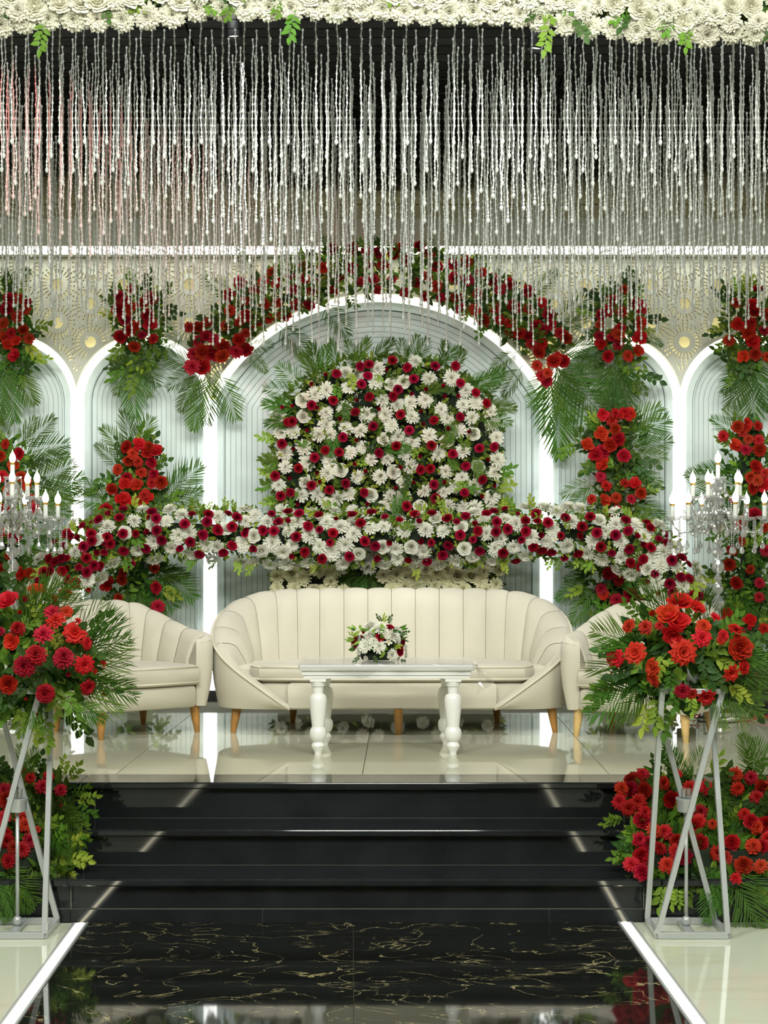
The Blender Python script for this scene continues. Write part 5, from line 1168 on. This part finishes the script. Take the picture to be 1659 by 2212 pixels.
candelabrum('lit crystal candelabra floor stand behind the right armchair', 1551, 10.22, 978, .35, 1)
candelabrum('lit crystal candelabra floor stand at the left edge, partly cut off', 27, 10.12, 978, 1.15, 2)

# small clear globe hanging under the garland in front of the pillar light
gt = thing('glass_globe', 'clear round globe hanging under the garland left of the sofa', 'globe', W(457, 1212, 10.62))
b = MB(); b.lathe([(.004, -.058)] + [(.058 * math.sin(t_), -.058 * math.cos(t_)) for t_ in np.linspace(.25, 2.7, 12)] + [(.012, .056), (.012, .064)], n=24); b.build('bowl', M['glass'], gt, smooth=True)
b = MB(); b.tube([(0, 0, .06), (0, .10, .13)], .002, 5); b.build('thread', M['chrome'], gt)
# odds and ends on the stage at the right
ct = thing('cable_bundle', 'thin red and yellow cables lying on the stage floor at the right edge', 'cable', (2.05, 10.2, STG))
for k, (m_, z0) in enumerate((('cable', .02), ('cable', .012), ('gold', .006))):
    b = MB(); b.tube([(-.25 + .065 * i, (.06 if k < 2 else -.10) * math.cos(i * (.7 + .2 * k) + k) + .02 * k, z0 * (1 if k == 2 else (1 + math.sin(i * .9 + k)) * .8) + .004) for i in range(11)], .004, 6); b.build('cable', M[m_], ct, smooth=True)
fs = thing('floor_spotlight', 'small black floor spotlight tilted at the right edge of the stage', 'spotlight', (2.36, 10.45, STG))
Mx = Matrix.Rotation(math.radians(38), 3, 'Y')
b = MB(); b.lathe([(.02, -.10), (.034, -.095), (.036, .06), (.045, .09), (.045, .10), (.04, .10)], (0, 0, .13), 18, 0, Mx.to_4x4()); b.build('lamp_body', M['black'], fs, smooth=True, angle=40)
b = MB(); b.bar((0, 0, .004), (0, 0, .12), .05, .012); b.box((-.06, -.05, 0), (.06, .05, .008)); b.build('bracket', M['black'], fs)

# ------------------------------------------------------------------ ceiling spotlights above the stage
for (px, py, d, lean, lab) in ((505, 82, 9.15, 0.05, 'black cylinder ceiling spotlight left of centre behind the flower garland'), (1157, 108, 8.95, -0.13, 'black cylinder ceiling spotlight right of centre behind the flower garland')):
    p = W(px, py, d); sp = thing('ceiling_spotlight', lab, 'spotlight', p, 'black cylinder spotlights over the stage'); Mx = Matrix.Rotation(-lean, 4, 'Y') if True else None
    b = MB(); b.lathe([(.030, .018), (.040, .0), (.044, .0), (.046, .01), (.046, .21), (.03, .22)], n=20, M=Mx); b.build('lamp_body', M['black'], sp, smooth=True, angle=40)
    b = MB(); b.lathe([(.002, .014), (.034, .016), (.034, .019), (.002, .02)], n=16, M=Mx); b.build('lens', M['bulb'], sp)
    b = MB(); tp_ = Mx @ Vector((0, 0, .215)); b.tube([tp_, (tp_.x, tp_.y, 4.62 - p.z)], .010, 8); b.box((tp_.x - .05, tp_.y - .05, 4.60 - p.z), (tp_.x + .05, tp_.y + .05, 4.63 - p.z)); b.build('ceiling_mount', M['black'], sp)
    L = bpy.data.lights.new('spot_beam', 'SPOT'); L.energy = 150; L.spot_size = math.radians(42); L.spot_blend = .6; L.shadow_soft_size = .03
    lo = bpy.data.objects.new('spot_beam', L); COL.objects.link(lo); lo.parent = sp; lo.location = (Mx @ Vector((0, 0, -.006))); lo.rotation_euler = (math.radians(14), -lean, 0)

# ------------------------------------------------------------------ curtain of crystal bead strands on a thin black ceiling frame
ZT = EYE + 2.62
NR = 18
rows = [8.46 + (11.0 - 8.46) * k / (NR - 1) for k in range(NR)]
hf = thing('hanging_frame', 'thin black rods under the ceiling carrying the bead strands', 'frame', (0, 9.7, ZT))
for y in rows:
    b = MB(); b.bar((-2.9, y - 9.7, .003), (2.9, y - 9.7, .003), .003, .003); b.build('rod', M['matte_black'], hf)
for x in (-2.8, -1.0, 1.0, 2.8):
    b = MB(); b.bar((x, rows[0] - 9.7, .01), (x, rows[-1] - 9.7, .01), .008, .008)
    for y in (rows[0], rows[-1]): b.bar((x, y - 9.7, .01), (x, y - 9.7, 4.62 - ZT), .006, .006)
    b.build('cross_rod', M['matte_black'], hf)
PITCH = .037
def strand_geo(L, seed, n=6, fat=1.0):
    rg = random.Random(seed); nb = int((L - .05) / PITCH); rings = []; ox = oy = 0
    for k in range(nb + 1):
        z = -k * PITCH - .006; ox = ox * .7 + rg.uniform(-.0035, .0035); oy = oy * .7 + rg.uniform(-.0035, .0035)
        for dz, r in ((.0075, .0030 * fat), (0, .0068 * fat), (-.0075, .0030 * fat)): rings.append((ox, oy, z + dz, r))
    e = -nb * PITCH - .02; rings += [(ox, oy, e, .0028)]
    return rings, (ox, oy, e)
def strand_arrays(rings, n):
    a = np.arange(n) * 2 * PI / n; R_ = np.array(rings)
    V = np.stack([R_[:, None, 0] + R_[:, None, 3] * np.cos(a), R_[:, None, 1] + R_[:, None, 3] * np.sin(a), np.repeat(R_[:, 2:3], n, 1)], -1).reshape(-1, 3)
    m = len(rings); i = np.arange(m - 1)[:, None] * n; k = np.arange(n)[None]
    Fc = np.stack([i + k, i + (k + 1) % n, i + n + (k + 1) % n, i + n + k], -1).reshape(-1, 4)
    return V, Fc
DROP = [(.0028, 0, 0), (.008, -.006, 0), (.0028, -.013, 0), (.005, -.017, 0), (.0100, -.028, 0), (.0085, -.036, 0), (.001, -.046, 0)]
b = MB(); b.lathe([(r, z) for r, z, _ in DROP], n=7); DROPME = b.mesh('teardrop', M['bead'])
slots = []
for ri, y in enumerate(rows):
    Lr = .62 + (1.31 - .62) * ri / (NR - 1)
    for c in range(-24, 25):
        x = c * .1155 + .046 * (ri % 2) + R.uniform(-.014, .014)
        L_ = Lr - .10 * max(0, (abs(x) - 1.2)) / 1.2 * (ri / (NR - 1)) + R.choice((0, 0, 0, -.06, .05)) * (ri / NR)
        if abs(x) < 2.75: slots.append((ri, x, y + R.uniform(-.01, .01), L_))
ORD = ['front', 'second', 'third', 'fourth', 'fifth', 'sixth', 'seventh', 'eighth']
def nth(k): return str(k) + ('th' if 10 <= k % 100 <= 20 else {1: 'st', 2: 'nd', 3: 'rd'}.get(k % 10, 'th'))
near = {}
for ri in range(8):                                # the rows that show largest: each strand a thing
    row_ = sorted([s for s in slots if s[0] == ri and abs(s[1]) < 832 * s[2] / F], key=lambda s: s[1] / s[2])
    for k, s in enumerate(row_): 
        if len(near) < 300: near[id(s)] = f'clear crystal bead strand, {nth(k + 1)} from the left in the {ORD[ri]} row of the bead curtain'
cache = {}
def strand_mesh(ri, L_, v):
    key = (ri, round(L_ / .02), v)
    if key not in cache:
        rings, e = strand_geo(round(L_ / .02) * .02, hash((ri, v)) & 1023)
        V, Fc = strand_arrays(rings, 6); me = bpy.data.meshes.new('bead_strand'); me.from_pydata(V.tolist(), [], Fc.tolist()); me.materials.append(M['bead'])
        me.polygons.foreach_set('use_smooth', [True] * len(me.polygons)); me.update(); cache[key] = (me, e)
    return cache[key]
allV, allF, nv = [], [], 0
dV = np.array([[r * math.cos(2*PI*k/5), r * math.sin(2*PI*k/5), z] for r, z, _ in DROP for k in range(5)])
dF = np.array([[i*5+k, i*5+(k+1)%5, (i+1)*5+(k+1)%5, (i+1)*5+k] for i in range(len(DROP)-1) for k in range(5)])
for s in slots:
    ri, x, y, L_ = s
    if id(s) in near:
        me, e = strand_mesh(ri, L_, R.randrange(3)); rz = R.randrange(6) * PI / 3
        o = link('bead_strand', me, None, (x, y, ZT)); o.rotation_euler = (0, 0, rz); tag(o, near[id(s)], 'bead strand', 'crystal bead strands in the front rows')
        link('teardrop', DROPME, o, e)
    else:
        rings, e = strand_geo(L_, R.randrange(9999), 5, 1.1 + .3 * ri / NR); V, Fc = strand_arrays(rings, 5); off = np.array([x, y, ZT])
        allV.append(V + off); allF.append(Fc + nv); nv += len(V); allV.append(dV + np.array(e) + off); allF.append(dF + nv); nv += len(dV)
V = np.concatenate(allV); Fc = np.concatenate(allF)
me = bpy.data.meshes.new('bead_curtain'); me.from_pydata(V.tolist(), [], Fc.tolist()); me.materials.append(M['bead'])
me.polygons.foreach_set('use_smooth', [True] * len(me.polygons)); me.update()
tag(link('bead_curtain', me), 'dense back rows of clear crystal bead strands hanging before the arches', 'bead curtain', kind='stuff')
# added red lamp outside the frame, put in to tint the beads at left
rl = thing('added_red_lamp', 'added black lamp with a red beam at the far left under the ceiling', 'spotlight', (-3.3, 7.75, 4.3))
b = MB(); b.lathe([(.05, -.12), (.08, -.10), (.085, .08), (.10, .12), (.09, .12), (.07, .05)], n=18, M=Matrix.Rotation(PI / 2, 4, 'Y')); b.build('lamp_body', M['black'], rl, smooth=True, angle=40)
b = MB(); b.tube([(0, 0, .08), (0, 0, .33)], .012, 8); b.build('hanging_pipe', M['black'], rl)
L = bpy.data.lights.new('red_beam', 'SPOT'); L.energy = 220; L.color = (1, .04, .06); L.spot_size = math.radians(26); L.spot_blend = .5; L.shadow_soft_size = .05
lo = bpy.data.objects.new('red_beam', L); COL.objects.link(lo); lo.parent = rl; lo.location = (.14, .03, -.02)
lo.rotation_euler = (Vector((-1.75, 9.4, 3.62)) - Vector((-3.16, 7.78, 4.28))).to_track_quat('-Z', 'Y').to_euler()
